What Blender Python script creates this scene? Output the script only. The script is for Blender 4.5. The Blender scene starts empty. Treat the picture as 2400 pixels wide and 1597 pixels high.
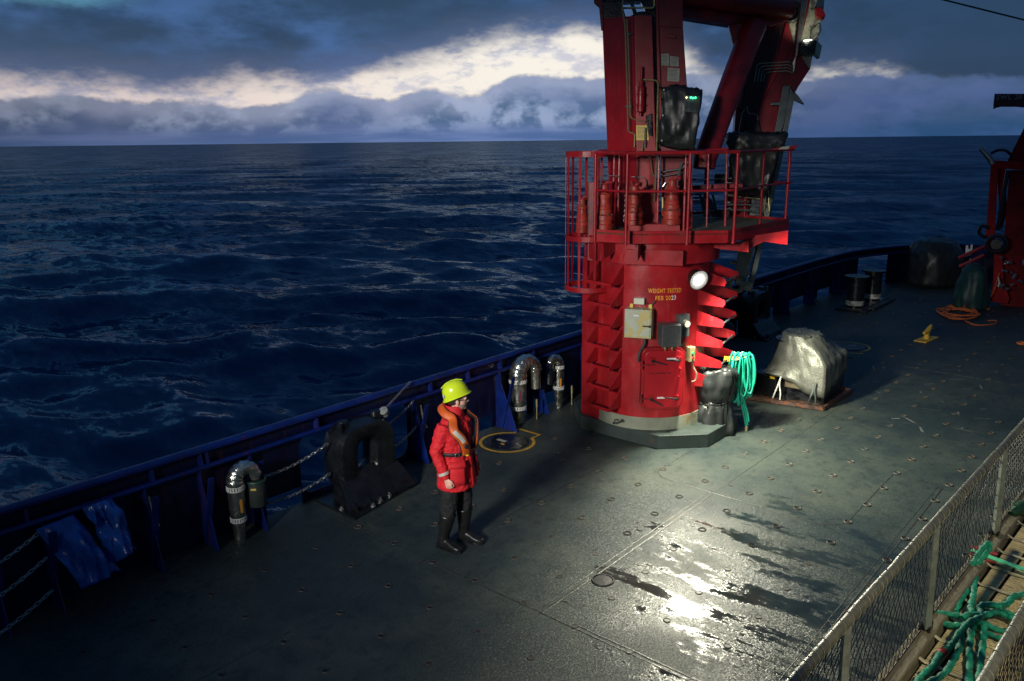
import bpy, math, random
import numpy as np
from mathutils import Vector, Matrix, noise
random.seed(7); np.random.seed(7)
S = bpy.context.scene; COL = S.collection
R_ = math.radians
# ------------------------------------------------------------------ camera
CAMH = 4.25; FPX = 1900.0; PITCH = R_(13.85); ROLL = R_(0.645); YAW = R_(40.8)
_fw0 = Vector((math.cos(YAW), math.sin(YAW), 0)); _rt0 = Vector((math.sin(YAW), -math.cos(YAW), 0)); _z = Vector((0, 0, 1))
FWD = _fw0*math.cos(PITCH) - _z*math.sin(PITCH); _U = _z*math.cos(PITCH) + _fw0*math.sin(PITCH)
RGT = _rt0*math.cos(ROLL) - _U*math.sin(ROLL); UPV = _U*math.cos(ROLL) + _rt0*math.sin(ROLL)
CAM = Vector((0, 0, CAMH))
cd = bpy.data.cameras.new('camera'); cam = bpy.data.objects.new('camera', cd); COL.objects.link(cam)
M = Matrix((RGT, UPV, -FWD)).transposed().to_4x4(); M.translation = CAM; cam.matrix_world = M
cd.sensor_width = 36; cd.lens = 36*FPX/2400; cd.clip_start = 0.05; cd.clip_end = 60000; S.camera = cam
S.render.resolution_x = 1024; S.render.resolution_y = 681
S.view_settings.view_transform = 'Standard'; S.view_settings.look = 'None'
S.view_settings.exposure = 0.0; S.view_settings.gamma = 1.0
S.cycles.use_denoising = True
S.cycles.max_bounces = 6; S.cycles.sample_clamp_indirect = 4.0

def ray(px, py): return FWD*FPX + RGT*(px-1200) + UPV*(798.5-py)
def G(px, py, z=0.0):                 # a measured point of the photograph at a known height
    d = ray(px, py); t = (z-CAMH)/d.z; return CAM + d*t
def PY(px, py, y):                    # ... on the bulwark's plane
    d = ray(px, py); return CAM + d*(y/d.y)
def V(px, py, x, y):                  # ... on an upright plane through (x, y)
    d = ray(px, py); n = Vector((x, y, 0)); return CAM + d*(n.dot(n)/n.dot(d))

# ------------------------------------------------------------------ node helpers
class NT:
    def __init__(s, tree): s.t = tree; s.n = tree.nodes; s.l = tree.links
    def add(s, typ, **kw):
        n = s.n.new(typ)
        for k, v in kw.items(): setattr(n, k, v)
        return n
    def put(s, sock, v):
        if isinstance(v, bpy.types.NodeSocket): s.l.new(v, sock)
        elif isinstance(v, (tuple, list)) and len(v) == 3 and sock.type == 'RGBA': sock.default_value = (*v, 1)
        else: sock.default_value = v
    def math(s, op, a, b=None, c=None, clamp=False):
        n = s.add('ShaderNodeMath', operation=op); n.use_clamp = clamp
        s.put(n.inputs[0], a)
        if b is not None: s.put(n.inputs[1], b)
        if c is not None: s.put(n.inputs[2], c)
        return n.outputs[0]
    def noise(s, vec, scale, detail=4, rough=0.55, dist=0.0, col=False):
        n = s.add('ShaderNodeTexNoise'); s.put(n.inputs['Vector'], vec)
        n.inputs['Scale'].default_value = scale; n.inputs['Detail'].default_value = detail
        n.inputs['Roughness'].default_value = rough; n.inputs['Distortion'].default_value = dist
        return n.outputs['Color' if col else 0]
    def mapr(s, v, a, b, c=0.0, d=1.0, smooth=True):
        n = s.add('ShaderNodeMapRange'); n.interpolation_type = 'SMOOTHSTEP' if smooth else 'LINEAR'
        s.put(n.inputs[0], v); s.put(n.inputs[1], a); s.put(n.inputs[2], b); s.put(n.inputs[3], c); s.put(n.inputs[4], d)
        return n.outputs[0]
    def mix(s, f, a, b, mode='MIX'):
        n = s.add('ShaderNodeMix', data_type='RGBA'); n.blend_type = mode
        s.put(n.inputs[0], f); s.put(n.inputs[6], a); s.put(n.inputs[7], b); return n.outputs[2]
    def vmul(s, v, m):
        n = s.add('ShaderNodeMapping'); s.put(n.inputs['Vector'], v); n.inputs['Scale'].default_value = m; return n.outputs[0]
    def curve(s, v, pts):
        n = s.add('ShaderNodeFloatCurve'); s.put(n.inputs['Value'], v); c = n.mapping.curves[0]
        while len(c.points) > 2: c.points.remove(c.points[1])
        c.points[0].location = pts[0]; c.points[1].location = pts[-1]
        for p in pts[1:-1]: c.points.new(*p)
        n.mapping.update(); return n.outputs[0]
def lin(r, g, b):
    f = lambda c: (c/255/12.92) if c/255 <= .04045 else ((c/255+.055)/1.055)**2.4
    return (f(r), f(g), f(b))

# ------------------------------------------------------------------ world: dusk sky with cloud layers
W = bpy.data.worlds.new('World'); S.world = W; W.use_nodes = True
t = NT(W.node_tree); t.n.clear()
tc = t.add('ShaderNodeTexCoord').outputs['Generated']
sp = t.add('ShaderNodeSeparateXYZ'); t.put(sp.inputs[0], tc); X, Y, Z = sp.outputs
az = t.math('ARCTAN2', Y, X); s_ = t.math('SUBTRACT', YAW, az)
su = t.mapr(s_, -0.6, 0.6, 0, 1, smooth=False)
hor = t.math('SQRT', t.math('ADD', t.math('MULTIPLY', X, X), t.math('MULTIPLY', Y, Y)))
el = t.math('DIVIDE', Z, hor)
def SP(px, py):
    d = ray(px, py); a = YAW - math.atan2(d.y, d.x); return ((a+.6)/1.2, d.z/math.hypot(d.x, d.y))
def curve_px(pts): return t.math('DIVIDE', t.curve(su, [(SP(*p)[0], SP(*p)[1]*3) for p in pts]), 3)
up_e = curve_px([(-80,150),(150,160),(300,170),(500,172),(700,163),(800,150),(900,132),(1000,106),(1100,82),(1250,56),(1420,50),(1560,84),(1640,128),(1800,160),(1900,148),(2050,134),(2200,172),(2480,178)])
lo_e = curve_px([(-80,236),(60,228),(150,216),(250,236),(450,240),(640,250),(760,206),(900,236),(1000,214),(1100,224),(1200,184),(1400,188),(1640,176),(1800,184),(1960,182),(2090,172),(2480,180)])
bf = t.curve(su, [(SP(p, 300)[0], v) for p, v in [(-80,.80),(300,.86),(800,.97),(1100,1.0),(1400,1.0),(1560,.90),(1640,.72),(1700,.22),(1800,.40),(1930,1.0),(2060,1.0),(2110,.35),(2180,.06),(2480,.0)]])
dv = t.vmul(tc, (1, 1, 2.6))
nbig = t.noise(dv, 7, 9, .58); nbig2 = t.noise(dv, 16, 8, .6); nfine = t.noise(dv, 44, 6, .62)
nlow = t.noise(t.vmul(tc, (1, 1, 1.5)), 20, 9, .55)
def amp(n, a): return t.math('MULTIPLY', t.math('SUBTRACT', n, .5), a)
tl = t.math('ADD', el, t.math('ADD', amp(nlow, .030), amp(nfine, .010)))
tu = t.math('ADD', el, t.math('ADD', amp(nbig, .045), t.math('ADD', amp(nbig2, .034), amp(nfine, .012))))
m_lo = t.mapr(t.math('SUBTRACT', tl, lo_e), -.0035, .0035)
tu = t.math('ADD', tu, .012)
m_up = t.mapr(t.math('SUBTRACT', tu, up_e), -.020, .016, 1, 0)
bright = t.math('MULTIPLY', t.math('MULTIPLY', m_lo, m_up), bf)
cream = t.mix(t.mapr(su, .1, .55), (.80, .68, .64), (.92, .87, .79))
wisp = t.mapr(t.math('ADD', t.math('MULTIPLY', nbig2, .6), t.math('MULTIPLY', nfine, .4)), .47, .60, 0, .62)
cream = t.mix(wisp, cream, (.40, .44, .62))
# layer under the bright band
sid = t.curve(su, [(0, .50), (.12, .62), (.3, .85), (.5, 1.0), (.62, .95), (.74, .62), (.85, .38), (1, .22)])
lowA = t.mix(t.mapr(nlow, .43, .58), (.064, .145, .290), (.270, .365, .560))
lowA = t.mix(t.mapr(t.noise(t.vmul(tc, (1, 1, 3.2)), 6, 6, .5), .42, .62, 0, .7), lowA, (.070, .140, .320))
lowT = t.math('SUBTRACT', lo_e, el)
lowA = t.mix(t.mapr(t.math('ADD', lowT, amp(nbig2, .03)), .002, .030, .62, 0), lowA, (.38, .44, .62))
band = t.noise(t.vmul(tc, (1, 1, 14)), 5, 5, .5)
hzc = t.mix(t.mapr(band, .40, .62), (.070, .145, .330), (.135, .215, .440))
lowA = t.mix(t.mapr(el, .004, .026, 1, 0), lowA, hzc)
lowB = t.mix(1.0, lowA, sid, 'MULTIPLY')
lowB = t.mix(t.mapr(su, .64, .9, 0, .75), lowB, t.mix(t.mapr(nbig, .38, .62), (.020, .085, .210), (.060, .130, .330)))
# heavy layer over it
hi = t.mix(t.mapr(t.math('ADD', t.math('MULTIPLY', nbig, .7), t.math('MULTIPLY', nbig2, .3)), .42, .64), (.006, .043, .115), (.040, .118, .305))
hi = t.mix(t.mapr(t.noise(dv, 3.2, 5, .5), .40, .62, 0, .75), hi, (.016, .052, .115))
edge = t.mapr(t.math('SUBTRACT', tu, up_e), .0, .045, .42, 0)
hi = t.mix(t.math('MULTIPLY', edge, bf), hi, (.14, .19, .37))
hiR = t.mapr(su, .62, .85, 1, .62); hi = t.mix(1.0, hi, hiR, 'MULTIPLY')
hi = t.mix(t.mapr(su, .62, .9, 0, .5), hi, (.012, .060, .145))
cya = t.math('MULTIPLY', t.math('MULTIPLY', t.mapr(s_, -.66, -.58), t.mapr(s_, -.46, -.38, 1, 0)), t.math('MULTIPLY', t.mapr(t.math('ADD', el, amp(nbig2, .03)), .134, .150), t.mapr(el, .19, .24, 1, 0)))
hi = t.mix(t.math('MULTIPLY', cya, .38), hi, (.16, .50, .68))
zen = t.mapr(el, .22, .9); hi = t.mix(zen, hi, t.mix(t.mapr(nbig, .35, .7), (.010, .050, .14), (.03, .10, .26)))
sky = t.mix(t.mapr(t.math('SUBTRACT', tl, lo_e), -.0035, .0035), lowB, hi)
sky = t.mix(bright, sky, cream)
behind = t.mapr(t.math('ABSOLUTE', s_), .75, 1.5); sky = t.mix(t.math('MULTIPLY', behind, .85), sky, (.014, .038, .080))
sky = t.mix(t.mapr(el, -.02, -.001, 1, 0), sky, (.004, .018, .04))
bg = t.add('ShaderNodeBackground'); t.put(bg.inputs[0], sky); bg.inputs[1].default_value = 1.0
nis = t.add('ShaderNodeTexSky'); nis.sky_type = 'NISHITA'; nis.sun_disc = False; nis.sun_elevation = R_(-2.5); nis.sun_rotation = R_(35)
bg2 = t.add('ShaderNodeBackground'); t.put(bg2.inputs[0], nis.outputs[0]); bg2.inputs[1].default_value = 0.05
ad = t.add('ShaderNodeAddShader'); t.l.new(bg.outputs[0], ad.inputs[0]); t.l.new(bg2.outputs[0], ad.inputs[1])
o = t.add('ShaderNodeOutputWorld'); t.l.new(ad.outputs[0], o.inputs[0])

# ------------------------------------------------------------------ lamps of the ship
def lamp(name, typ, loc, aim, energy, color, size=.1, spot=60, blend=.4):
    L = bpy.data.lights.new(name, typ); L.energy = energy; L.color = color; L.shadow_soft_size = size
    if typ == 'SPOT': L.spot_size = R_(spot); L.spot_blend = blend
    ob = bpy.data.objects.new(name, L); COL.objects.link(ob); ob.location = loc
    if aim is not None: ob.rotation_euler = (Vector(aim)-Vector(loc)).to_track_quat('-Z', 'Y').to_euler()
    return ob
CC = Vector((10.27, 6.15, 0)); E2 = Vector((-CC.x, -CC.y, 0)).normalized(); E1 = Vector((-E2.y, E2.x, 0))
if E1.dot(RGT) < 0: E1 = -E1
LAMP = G(1638, 657, 2.36)
lamp('deck_floodlight_light', 'SPOT', LAMP+E2*.24+Vector((0, -.04, 0)), LAMP+E2*.24+Vector((.02, -1.04, -.52)), 1150, (1.0, .97, .76), .12, 168, .35)
lamp('mast_floodlight_light', 'SPOT', (-6.5, 2.6, 5.7), (8.2, 6.3, 1.6), 7400, (1.0, .95, .90), .85, 32, .9)
lamp('walkway_lamp_light', 'SPOT', (3.2, -1.6, 5.4), (6.3, .9, .75), 760, (1.0, .88, .60), .10, 58, .5)
# ------------------------------------------------------------------ materials
MATS = {}
def mat(name, col, rough=.5, metal=0.0, noise_s=0, noise_a=.25, bump=0.0, bump_s=40, col2=None, th=(.45, .65), coat=0, spec=.5, emit=None, es=1, rvar=0, stretch=(1, 1, 1), sheen=0):
    if name in MATS: return MATS[name]
    m = bpy.data.materials.new(name); m.use_nodes = True; t = NT(m.node_tree); b = t.n['Principled BSDF']
    co = t.add('ShaderNodeTexCoord').outputs['Object']; co = t.vmul(co, stretch)
    c = col
    if noise_s:
        n = t.noise(co, noise_s, 6, .6)
        c = t.mix(t.mapr(n, .3, .7), tuple(x*(1-noise_a) for x in col), tuple(min(1, x*(1+noise_a)) for x in col))
        if rvar: t.put(b.inputs['Roughness'], t.mapr(t.noise(co, noise_s*1.7, 5, .6), .3, .7, max(.03, rough-rvar), min(1, rough+rvar)))
    if col2 is not None:
        n2 = t.noise(co, (noise_s or 5)*1.3, 7, .65); c = t.mix(t.mapr(n2, th[0], th[1]), c, col2)
    t.put(b.inputs['Base Color'], c)
    if not rvar: b.inputs['Roughness'].default_value = rough
    b.inputs['Metallic'].default_value = metal; b.inputs['Specular IOR Level'].default_value = spec
    b.inputs['Coat Weight'].default_value = coat
    if bump:
        bn = t.add('ShaderNodeBump'); bn.inputs['Strength'].default_value = bump; bn.inputs['Distance'].default_value = .01
        t.put(bn.inputs['Height'], t.noise(co, bump_s, 5, .6)); t.l.new(bn.outputs[0], b.inputs['Normal'])
    if emit: b.inputs['Emission Color'].default_value = (*emit, 1); b.inputs['Emission Strength'].default_value = es
    MATS[name] = m; return m
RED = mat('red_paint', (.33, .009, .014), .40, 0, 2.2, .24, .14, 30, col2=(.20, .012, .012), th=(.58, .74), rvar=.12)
def weather(m, amount=.8, pale=(.46, .10, .10)):
    t = NT(m.node_tree); b = t.n['Principled BSDF']; co = t.add('ShaderNodeTexCoord').outputs['Object']; src = b.inputs['Base Color'].links[0].from_socket
    st = t.noise(t.vmul(co, (9, 9, .55)), 1.6, 6, .6); sp_ = t.noise(co, 26, 6, .7); big = t.noise(co, 1.1, 5, .6)
    c = t.mix(t.math('MULTIPLY', t.mapr(st, .56, .70), .55*amount), src, (.085, .018, .014))
    c = t.mix(t.math('MULTIPLY', t.mapr(sp_, .66, .72), t.mapr(big, .45, .62, 0, amount)), c, (.17, .075, .035))
    c = t.mix(t.math('MULTIPLY', t.mapr(t.noise(t.vmul(co, (4, 4, 1.2)), 2.4, 7, .65), .56, .72), .35*amount), c, pale); t.put(b.inputs['Base Color'], c)
weather(RED)
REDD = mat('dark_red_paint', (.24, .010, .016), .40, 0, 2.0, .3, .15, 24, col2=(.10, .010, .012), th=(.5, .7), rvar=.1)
BLUE = mat('blue_paint', (.004, .018, .145), .34, 0, 3, .3, .2, 18, col2=(.012, .014, .05), th=(.55, .75), rvar=.1)
BLUED = mat('dark_blue_paint', (.003, .006, .035), .40, 0, 2, .35, .25, 14, col2=(.02, .012, .012), th=(.62, .78), rvar=.1)
weather(BLUE, .9, (.03, .06, .22)); weather(BLUED, .6, (.01, .02, .06))
BLK = mat('black_paint', (.009, .011, .013), .26, 0, 6, .4, .3, 40, rvar=.1)
STEEL = mat('galvanised_steel', (.30, .31, .30), .38, .8, 8, .3, .2, 60, rvar=.12)
RUSTY = mat('rusty_steel', (.07, .04, .03), .6, .2, 9, .5, .4, 60, col2=(.16, .06, .03), th=(.5, .62))
DARKM = mat('dark_metal', (.03, .03, .032), .4, .5, 9, .4, .2, 50)
GREYG = mat('grey_green_paint', (.035, .050, .046), .5, 0, 3, .25, .15, 30, col2=(.12, .07, .03), th=(.60, .72), rvar=.1)
BEIGE = mat('cabinet_paint', (.42, .46, .34), .45, 0, 5, .12, .1, 30, col2=(.50, .42, .15), th=(.49, .52))
GREYC = mat('grey_cabinet', (.10, .11, .11), .4, .3, 5, .2)
WHITE = mat('white_paint', (.72, .72, .68), .5, 0, 20, .12)
YEL = mat('yellow_paint', (.62, .36, .03), .5, 0, 9, .25, .1, 60, col2=(.10, .08, .04), th=(.62, .70))
PAPY = mat('yellow_paper', (.75, .55, .12), .6, 0, 30, .1); PAP = mat('paper', (.42, .42, .33), .6, 0, 30, .15)
BRASS = mat('zinc_pipe', (.50, .45, .20), .35, .7, 20, .2); SILP = mat('steel_pipe', (.42, .43, .38), .3, .85, 20, .2)
TARP = mat('black_tarpaulin', (.016, .019, .019), .42, 0, 4, .4, .18, 40, rvar=.08, spec=.45)
SILV = mat('silver_cover', (.13, .135, .112), .42, .3, 4, .22, .5, 34, rvar=.10)
BLUT = mat('blue_tarpaulin', (.012, .080, .34), .24, 0, 5, .3, .3, 24)
HOSE = mat('green_hose', (.008, .23, .15), .30, 0, 10, .15); SLING = mat('green_sling', (.006, .27, .16), .62, 0, 16, .35, .6, 90, col2=(.012, .12, .06), th=(.55, .75))
WEB = mat('green_webbing', (.10, .62, .34), .6, 0, 30, .15); REDT = mat('red_tape', (.35, .03, .03), .6, 0, 20, .3)
ORG = mat('orange_rope', (.70, .16, .03), .7, 0, 30, .3)
FOIL = mat('foil_lagging', (.60, .62, .52), .20, .95, 9, .3, .9, 22, rvar=.08)
WOOD = mat('weathered_wood', (.16, .14, .09), .7, 0, 4, .35, .5, 30, col2=(.07, .06, .045), th=(.5, .7), stretch=(1, 6, 6))
MATT = mat('cream_slats', (.62, .52, .30), .55, 0, 5, .25, .3, 60, col2=(.30, .25, .15), th=(.58, .75))
NETM = mat('black_net', (.010, .010, .012), .6)
GRIP = mat('aluminium_rail', (.12, .12, .095), .42, .25, 12, .25, .3, 60, rvar=.12)
WEATH = mat('pale_weathered_plate', (.45, .45, .36), .5, .1, 7, .3, .5, 40, col2=(.08, .07, .06), th=(.52, .66))
LENS = mat('lamp_glass', (.9, .9, .85), .3, emit=(1, .98, .93), es=60)
GRT = mat('brown_grating', (.13, .12, .06), .7, 0, 30, .3, .6, 80)

# ------------------------------------------------------------------ mesh helpers
class MB:
    def __init__(s): s.v = []; s.f = []; s.m = []; s.mi = 0
    def add(s, vs, fs):
        k = len(s.v); s.v += [tuple(v) for v in vs]; s.f += [tuple(i+k for i in f) for f in fs]; s.m += [s.mi]*len(fs); return s
    def box(s, c, sz, ax=None):
        c = Vector(c); a = ax or (Vector((1, 0, 0)), Vector((0, 1, 0)), Vector((0, 0, 1)))
        P = [c + a[0]*(sz[0]/2*i) + a[1]*(sz[1]/2*j) + a[2]*(sz[2]/2*k) for i in (-1, 1) for j in (-1, 1) for k in (-1, 1)]
        return s.add(P, [(0, 1, 3, 2), (4, 6, 7, 5), (0, 4, 5, 1), (2, 3, 7, 6), (0, 2, 6, 4), (1, 5, 7, 3)])
    def prism(s, pts, vec):
        n = len(pts); vec = Vector(vec); P = [Vector(p) for p in pts]; Q = [p+vec for p in P]
        return s.add(P+Q, [tuple(range(n))[::-1], tuple(range(n, 2*n))] + [(i, (i+1) % n, n+(i+1) % n, n+i) for i in range(n)])
    def loft(s, rings, cap=True, close=True):
        k = len(rings[0]); vs = [v for r in rings for v in r]; fs = []
        for i in range(len(rings)-1):
            for j in range(k if close else k-1):
                a = i*k+j; b = i*k+(j+1) % k; fs.append((a, b, b+k, a+k))
        if cap: fs += [tuple(range(k))[::-1], tuple(range((len(rings)-1)*k, len(rings)*k))]
        return s.add(vs, fs)
    def tube(s, path, r, n=8, cap=True, flat=1.0, up=None):
        P = [Vector(p) for p in path]; rr = r if hasattr(r, '__len__') else [r]*len(P)
        T = [(P[min(i+1, len(P)-1)]-P[max(i-1, 0)]).normalized() for i in range(len(P))]
        u = Vector(up) if up else (Vector((0, 0, 1)) if abs(T[0].z) < .9 else Vector((1, 0, 0)))
        rings = []; a = u
        for i, p in enumerate(P):
            if up: a = Vector(up)
            a = a - T[i]*a.dot(T[i])
            if a.length < 1e-5: a = T[i].orthogonal()
            a.normalize(); b = T[i].cross(a)
            rings.append([p + a*(rr[i]*flat*math.cos(2*math.pi*j/n)) + b*(rr[i]*math.sin(2*math.pi*j/n)) for j in range(n)])
        return s.loft(rings, cap)
    def cyl(s, a, b, r, n=16, r2=None): return s.tube([a, b], [r, r if r2 is None else r2], n)
    def lathe(s, prof, c, n=24, ax=None):
        c = Vector(c); a = ax or (Vector((1, 0, 0)), Vector((0, 1, 0)), Vector((0, 0, 1)))
        return s.loft([[c + a[2]*z + (a[0]*math.cos(2*math.pi*j/n) + a[1]*math.sin(2*math.pi*j/n))*max(r, 1e-4) for j in range(n)] for r, z in prof])
    def sph(s, c, r, n=14, k=9):
        c = Vector(c); r = Vector(r if hasattr(r, '__len__') else (r, r, r))
        return s.loft([[c + Vector((r.x*math.sin(p)*math.cos(2*math.pi*j/n), r.y*math.sin(p)*math.sin(2*math.pi*j/n), -r.z*math.cos(p))) for j in range(n)] for p in [math.pi*(.02+.96*i/k) for i in range(k+1)]])
    def torus(s, c, R, r, n=24, k=6, ax=None):
        c = Vector(c); a = ax or (Vector((1, 0, 0)), Vector((0, 1, 0)), Vector((0, 0, 1))); vs = []; fs = []
        for i in range(n):
            th = 2*math.pi*i/n; d = a[0]*math.cos(th)+a[1]*math.sin(th)
            for j in range(k):
                ph = 2*math.pi*j/k; vs.append(c+d*(R+r*math.cos(ph))+a[2]*(r*math.sin(ph)))
        for i in range(n):
            for j in range(k):
                fs.append((i*k+j, ((i+1) % n)*k+j, ((i+1) % n)*k+(j+1) % k, i*k+(j+1) % k))
        return s.add(vs, fs)
    def build(s, name, m, parent=None, smooth=False, bevel=0, sub=0, label=None):
        me = bpy.data.meshes.new(name); me.from_pydata(s.v, [], s.f); me.update()
        for mm in (m if isinstance(m, (list, tuple)) else [m]): me.materials.append(mm)
        if isinstance(m, (list, tuple)): me.polygons.foreach_set('material_index', s.m)
        if smooth:
            me.polygons.foreach_set('use_smooth', [True]*len(me.polygons))
            try: me.set_sharp_from_angle(angle=R_(38))
            except Exception: pass
        ob = bpy.data.objects.new(name, me); COL.objects.link(ob)
        if bevel:
            b = ob.modifiers.new('bevel', 'BEVEL'); b.width = bevel; b.segments = 2; b.limit_method = 'ANGLE'; b.angle_limit = R_(40)
        if sub: ob.modifiers.new('sub', 'SUBSURF').levels = sub; ob.modifiers['sub'].render_levels = sub
        if parent is not None: attach(ob, parent)
        if label: ob['label'] = label
        return ob
def attach(ob, parent):
    ob.parent = parent
    if parent.type == 'EMPTY': ob.matrix_parent_inverse = Matrix.Translation(-parent.location)
def thing(name, label, cat, loc, group=None):
    o = bpy.data.objects.new(name, None); COL.objects.link(o); o.location = loc; o.empty_display_size = .2
    o['label'] = label; o['category'] = cat
    if group: o['group'] = group
    return o
def tag(o, label, cat, group=None):
    o['label'] = label; o['category'] = cat
    if group: o['group'] = group
    return o
def smooth_path(pts, n=6):
    P = [Vector(p) for p in pts]; out = []
    for i in range(len(P)-1):
        a, b, c, d = P[max(i-1, 0)], P[i], P[i+1], P[min(i+2, len(P)-1)]
        for k in range(n):
            u = k/n; out.append(.5*((2*b)+(c-a)*u+(2*a-5*b+4*c-d)*u*u+(3*b-a-3*c+d)*u**3))
    return out + [P[-1]]
def wobble(me, amp, scale, seed=0, ridged=True, zfun=None):      # cloth folds: push points along their normals
    for v in me.vertices:
        p = Vector(v.co)*scale + Vector((seed*7.3, seed*3.1, 0)); n = noise.noise(p)
        if ridged: n = (1-abs(n)*3.2)*.5
        n += .45*noise.noise(p*2.7)
        v.co = Vector(v.co) + Vector(v.normal)*(n*amp*(zfun(v.co) if zfun else 1))
def text_mesh(txt, size):
    c = bpy.data.curves.new('t', 'FONT'); c.body = txt; c.size = size; c.align_x = 'CENTER'; c.extrude = 0; c.space_character = 1.15; c.offset = .02*size
    o = bpy.data.objects.new('t', c); COL.objects.link(o)
    me = o.to_mesh(); vs = [tuple(v.co) for v in me.vertices]; fs = [tuple(p.vertices) for p in me.polygons]
    o.to_mesh_clear(); bpy.data.objects.remove(o); bpy.data.curves.remove(c); return vs, fs

# ------------------------------------------------------------------ the sea
ZW = -3.2
def ocean():
    A = np.linspace(YAW-1.0, YAW+1.05, 760); r = 6.5*np.exp(np.linspace(0, math.log(30000/6.5), 720)); 
    rr, aa = np.meshgrid(r, A, indexing='ij'); x = rr*np.cos(aa); y = rr*np.sin(aa); z = np.zeros_like(x)
    dr = rr*(r[1]/r[0]-1); da = rr*(A[1]-A[0]); sp = np.maximum(dr, da)
    dx = np.zeros_like(x); dy = np.zeros_like(x); rng = np.random.RandomState(11)
    base = YAW + 3.0
    for i in range(84):
        lam = .55*(30/.55)**(i/83.0)*rng.uniform(.9, 1.1); sprd = .95 if lam < 8 else .55
        th = base + rng.normal()*sprd*.6; k = 2*math.pi/lam; a = .0074*lam if lam < 4.5 else .0333+(lam-4.5)*.0011; ph = rng.uniform(0, 6.28)
        w = np.clip((lam/(2.4*sp)-1)/1.5, 0, 1)*a
        p = k*(x*math.cos(th)+y*math.sin(th))+ph
        z += w*np.cos(p); dx -= w*.65*math.cos(th)*np.sin(p); dy -= w*.65*math.sin(th)*np.sin(p)
    x2 = x+dx; y2 = y+dy; n, m = x.shape
    # leave the ship's own footprint free of water near the hull
    co = np.stack([x2, y2, z+ZW], -1).reshape(-1, 3)
    idx = np.arange(n*m).reshape(n, m); f = np.stack([idx[:-1, :-1], idx[1:, :-1], idx[1:, 1:], idx[:-1, 1:]], -1).reshape(-1, 4)
    me = bpy.data.meshes.new('ocean'); me.vertices.add(len(co)); me.vertices.foreach_set('co', co.ravel().astype(np.float32))
    me.loops.add(f.size); me.loops.foreach_set('vertex_index', f.ravel()); me.polygons.add(len(f))
    me.polygons.foreach_set('loop_start', np.arange(0, f.size, 4)); me.polygons.foreach_set('loop_total', np.full(len(f), 4))
    me.polygons.foreach_set('use_smooth', np.ones(len(f), bool)); me.update(); me.validate()
    mt = bpy.data.materials.new('sea_water'); mt.use_nodes = True; t = NT(mt.node_tree); b = t.n['Principled BSDF']
    co_ = t.add('ShaderNodeTexCoord').outputs['Object']
    b.inputs['Base Color'].default_value = (.002, .020, .070, 1); b.inputs['IOR'].default_value = 1.33
    cdn = t.add('ShaderNodeCameraData').outputs['View Distance']
    t.put(b.inputs['Roughness'], .17)
    h1 = t.noise(t.vmul(co_, (1, 1, 1)), .9, 7, .62, .3); h2 = t.noise(co_, 5.0, 5, .6)
    gust = t.mapr(t.noise(co_, .035, 4, .6), .35, .65, .45, 1.35)
    def vop(op, a, c):
        n = t.add('ShaderNodeVectorMath', operation=op); t.put(n.inputs[0], a)
        t.put(n.inputs[3] if op == 'SCALE' else n.inputs[1], c); return n.outputs[0]
    rot = t.add('ShaderNodeMapping'); t.put(rot.inputs['Vector'], co_); rot.inputs['Rotation'].default_value = (0, 0, -(YAW+.15)); rot.inputs['Scale'].default_value = (1.0, .45, 1)
    c1 = vop('SUBTRACT', t.noise(rot.outputs[0], 1.15, 5, .62, .4, col=True), (.5, .5, .5)); c2 = vop('SUBTRACT', t.noise(rot.outputs[0], 5.5, 4, .6, .3, col=True), (.5, .5, .5))
    v_ = vop('ADD', vop('SCALE', c1, 1.2), vop('SCALE', c2, .32)); v_ = vop('SCALE', v_, gust); v_ = vop('MULTIPLY', v_, (1, 1, .0))
    geo = t.add('ShaderNodeNewGeometry'); nn = t.add('ShaderNodeVectorMath', operation='NORMALIZE'); t.put(nn.inputs[0], vop('ADD', geo.outputs['Normal'], v_))
    df = t.add('ShaderNodeBsdfDiffuse'); df.inputs[0].default_value = (.002, .045, .105, 1); gl = t.add('ShaderNodeBsdfAnisotropic'); gl.inputs['Color'].default_value = (.64, .84, 1, 1); gl.inputs['Roughness'].default_value = .13
    fr = t.add('ShaderNodeFresnel'); fr.inputs['IOR'].default_value = 1.33
    for q in (gl, fr): t.l.new(nn.outputs[0], q.inputs['Normal'])
    mx = t.add('ShaderNodeMixShader'); t.put(mx.inputs[0], t.math('MULTIPLY', t.mapr(fr.outputs[0], .0, .42, .0, .26, smooth=False), t.mapr(t.noise(co_, .05, 4, .6), .35, .65, .7, 1.25))); t.l.new(df.outputs[0], mx.inputs[1]); t.l.new(gl.outputs[0], mx.inputs[2])
    t.l.new(mx.outputs[0], t.n['Material Output'].inputs['Surface']); t.n.remove(b)
    me.materials.append(mt); ob = bpy.data.objects.new('sea', me); COL.objects.link(ob); ob['kind'] = 'structure'
ocean()

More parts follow.
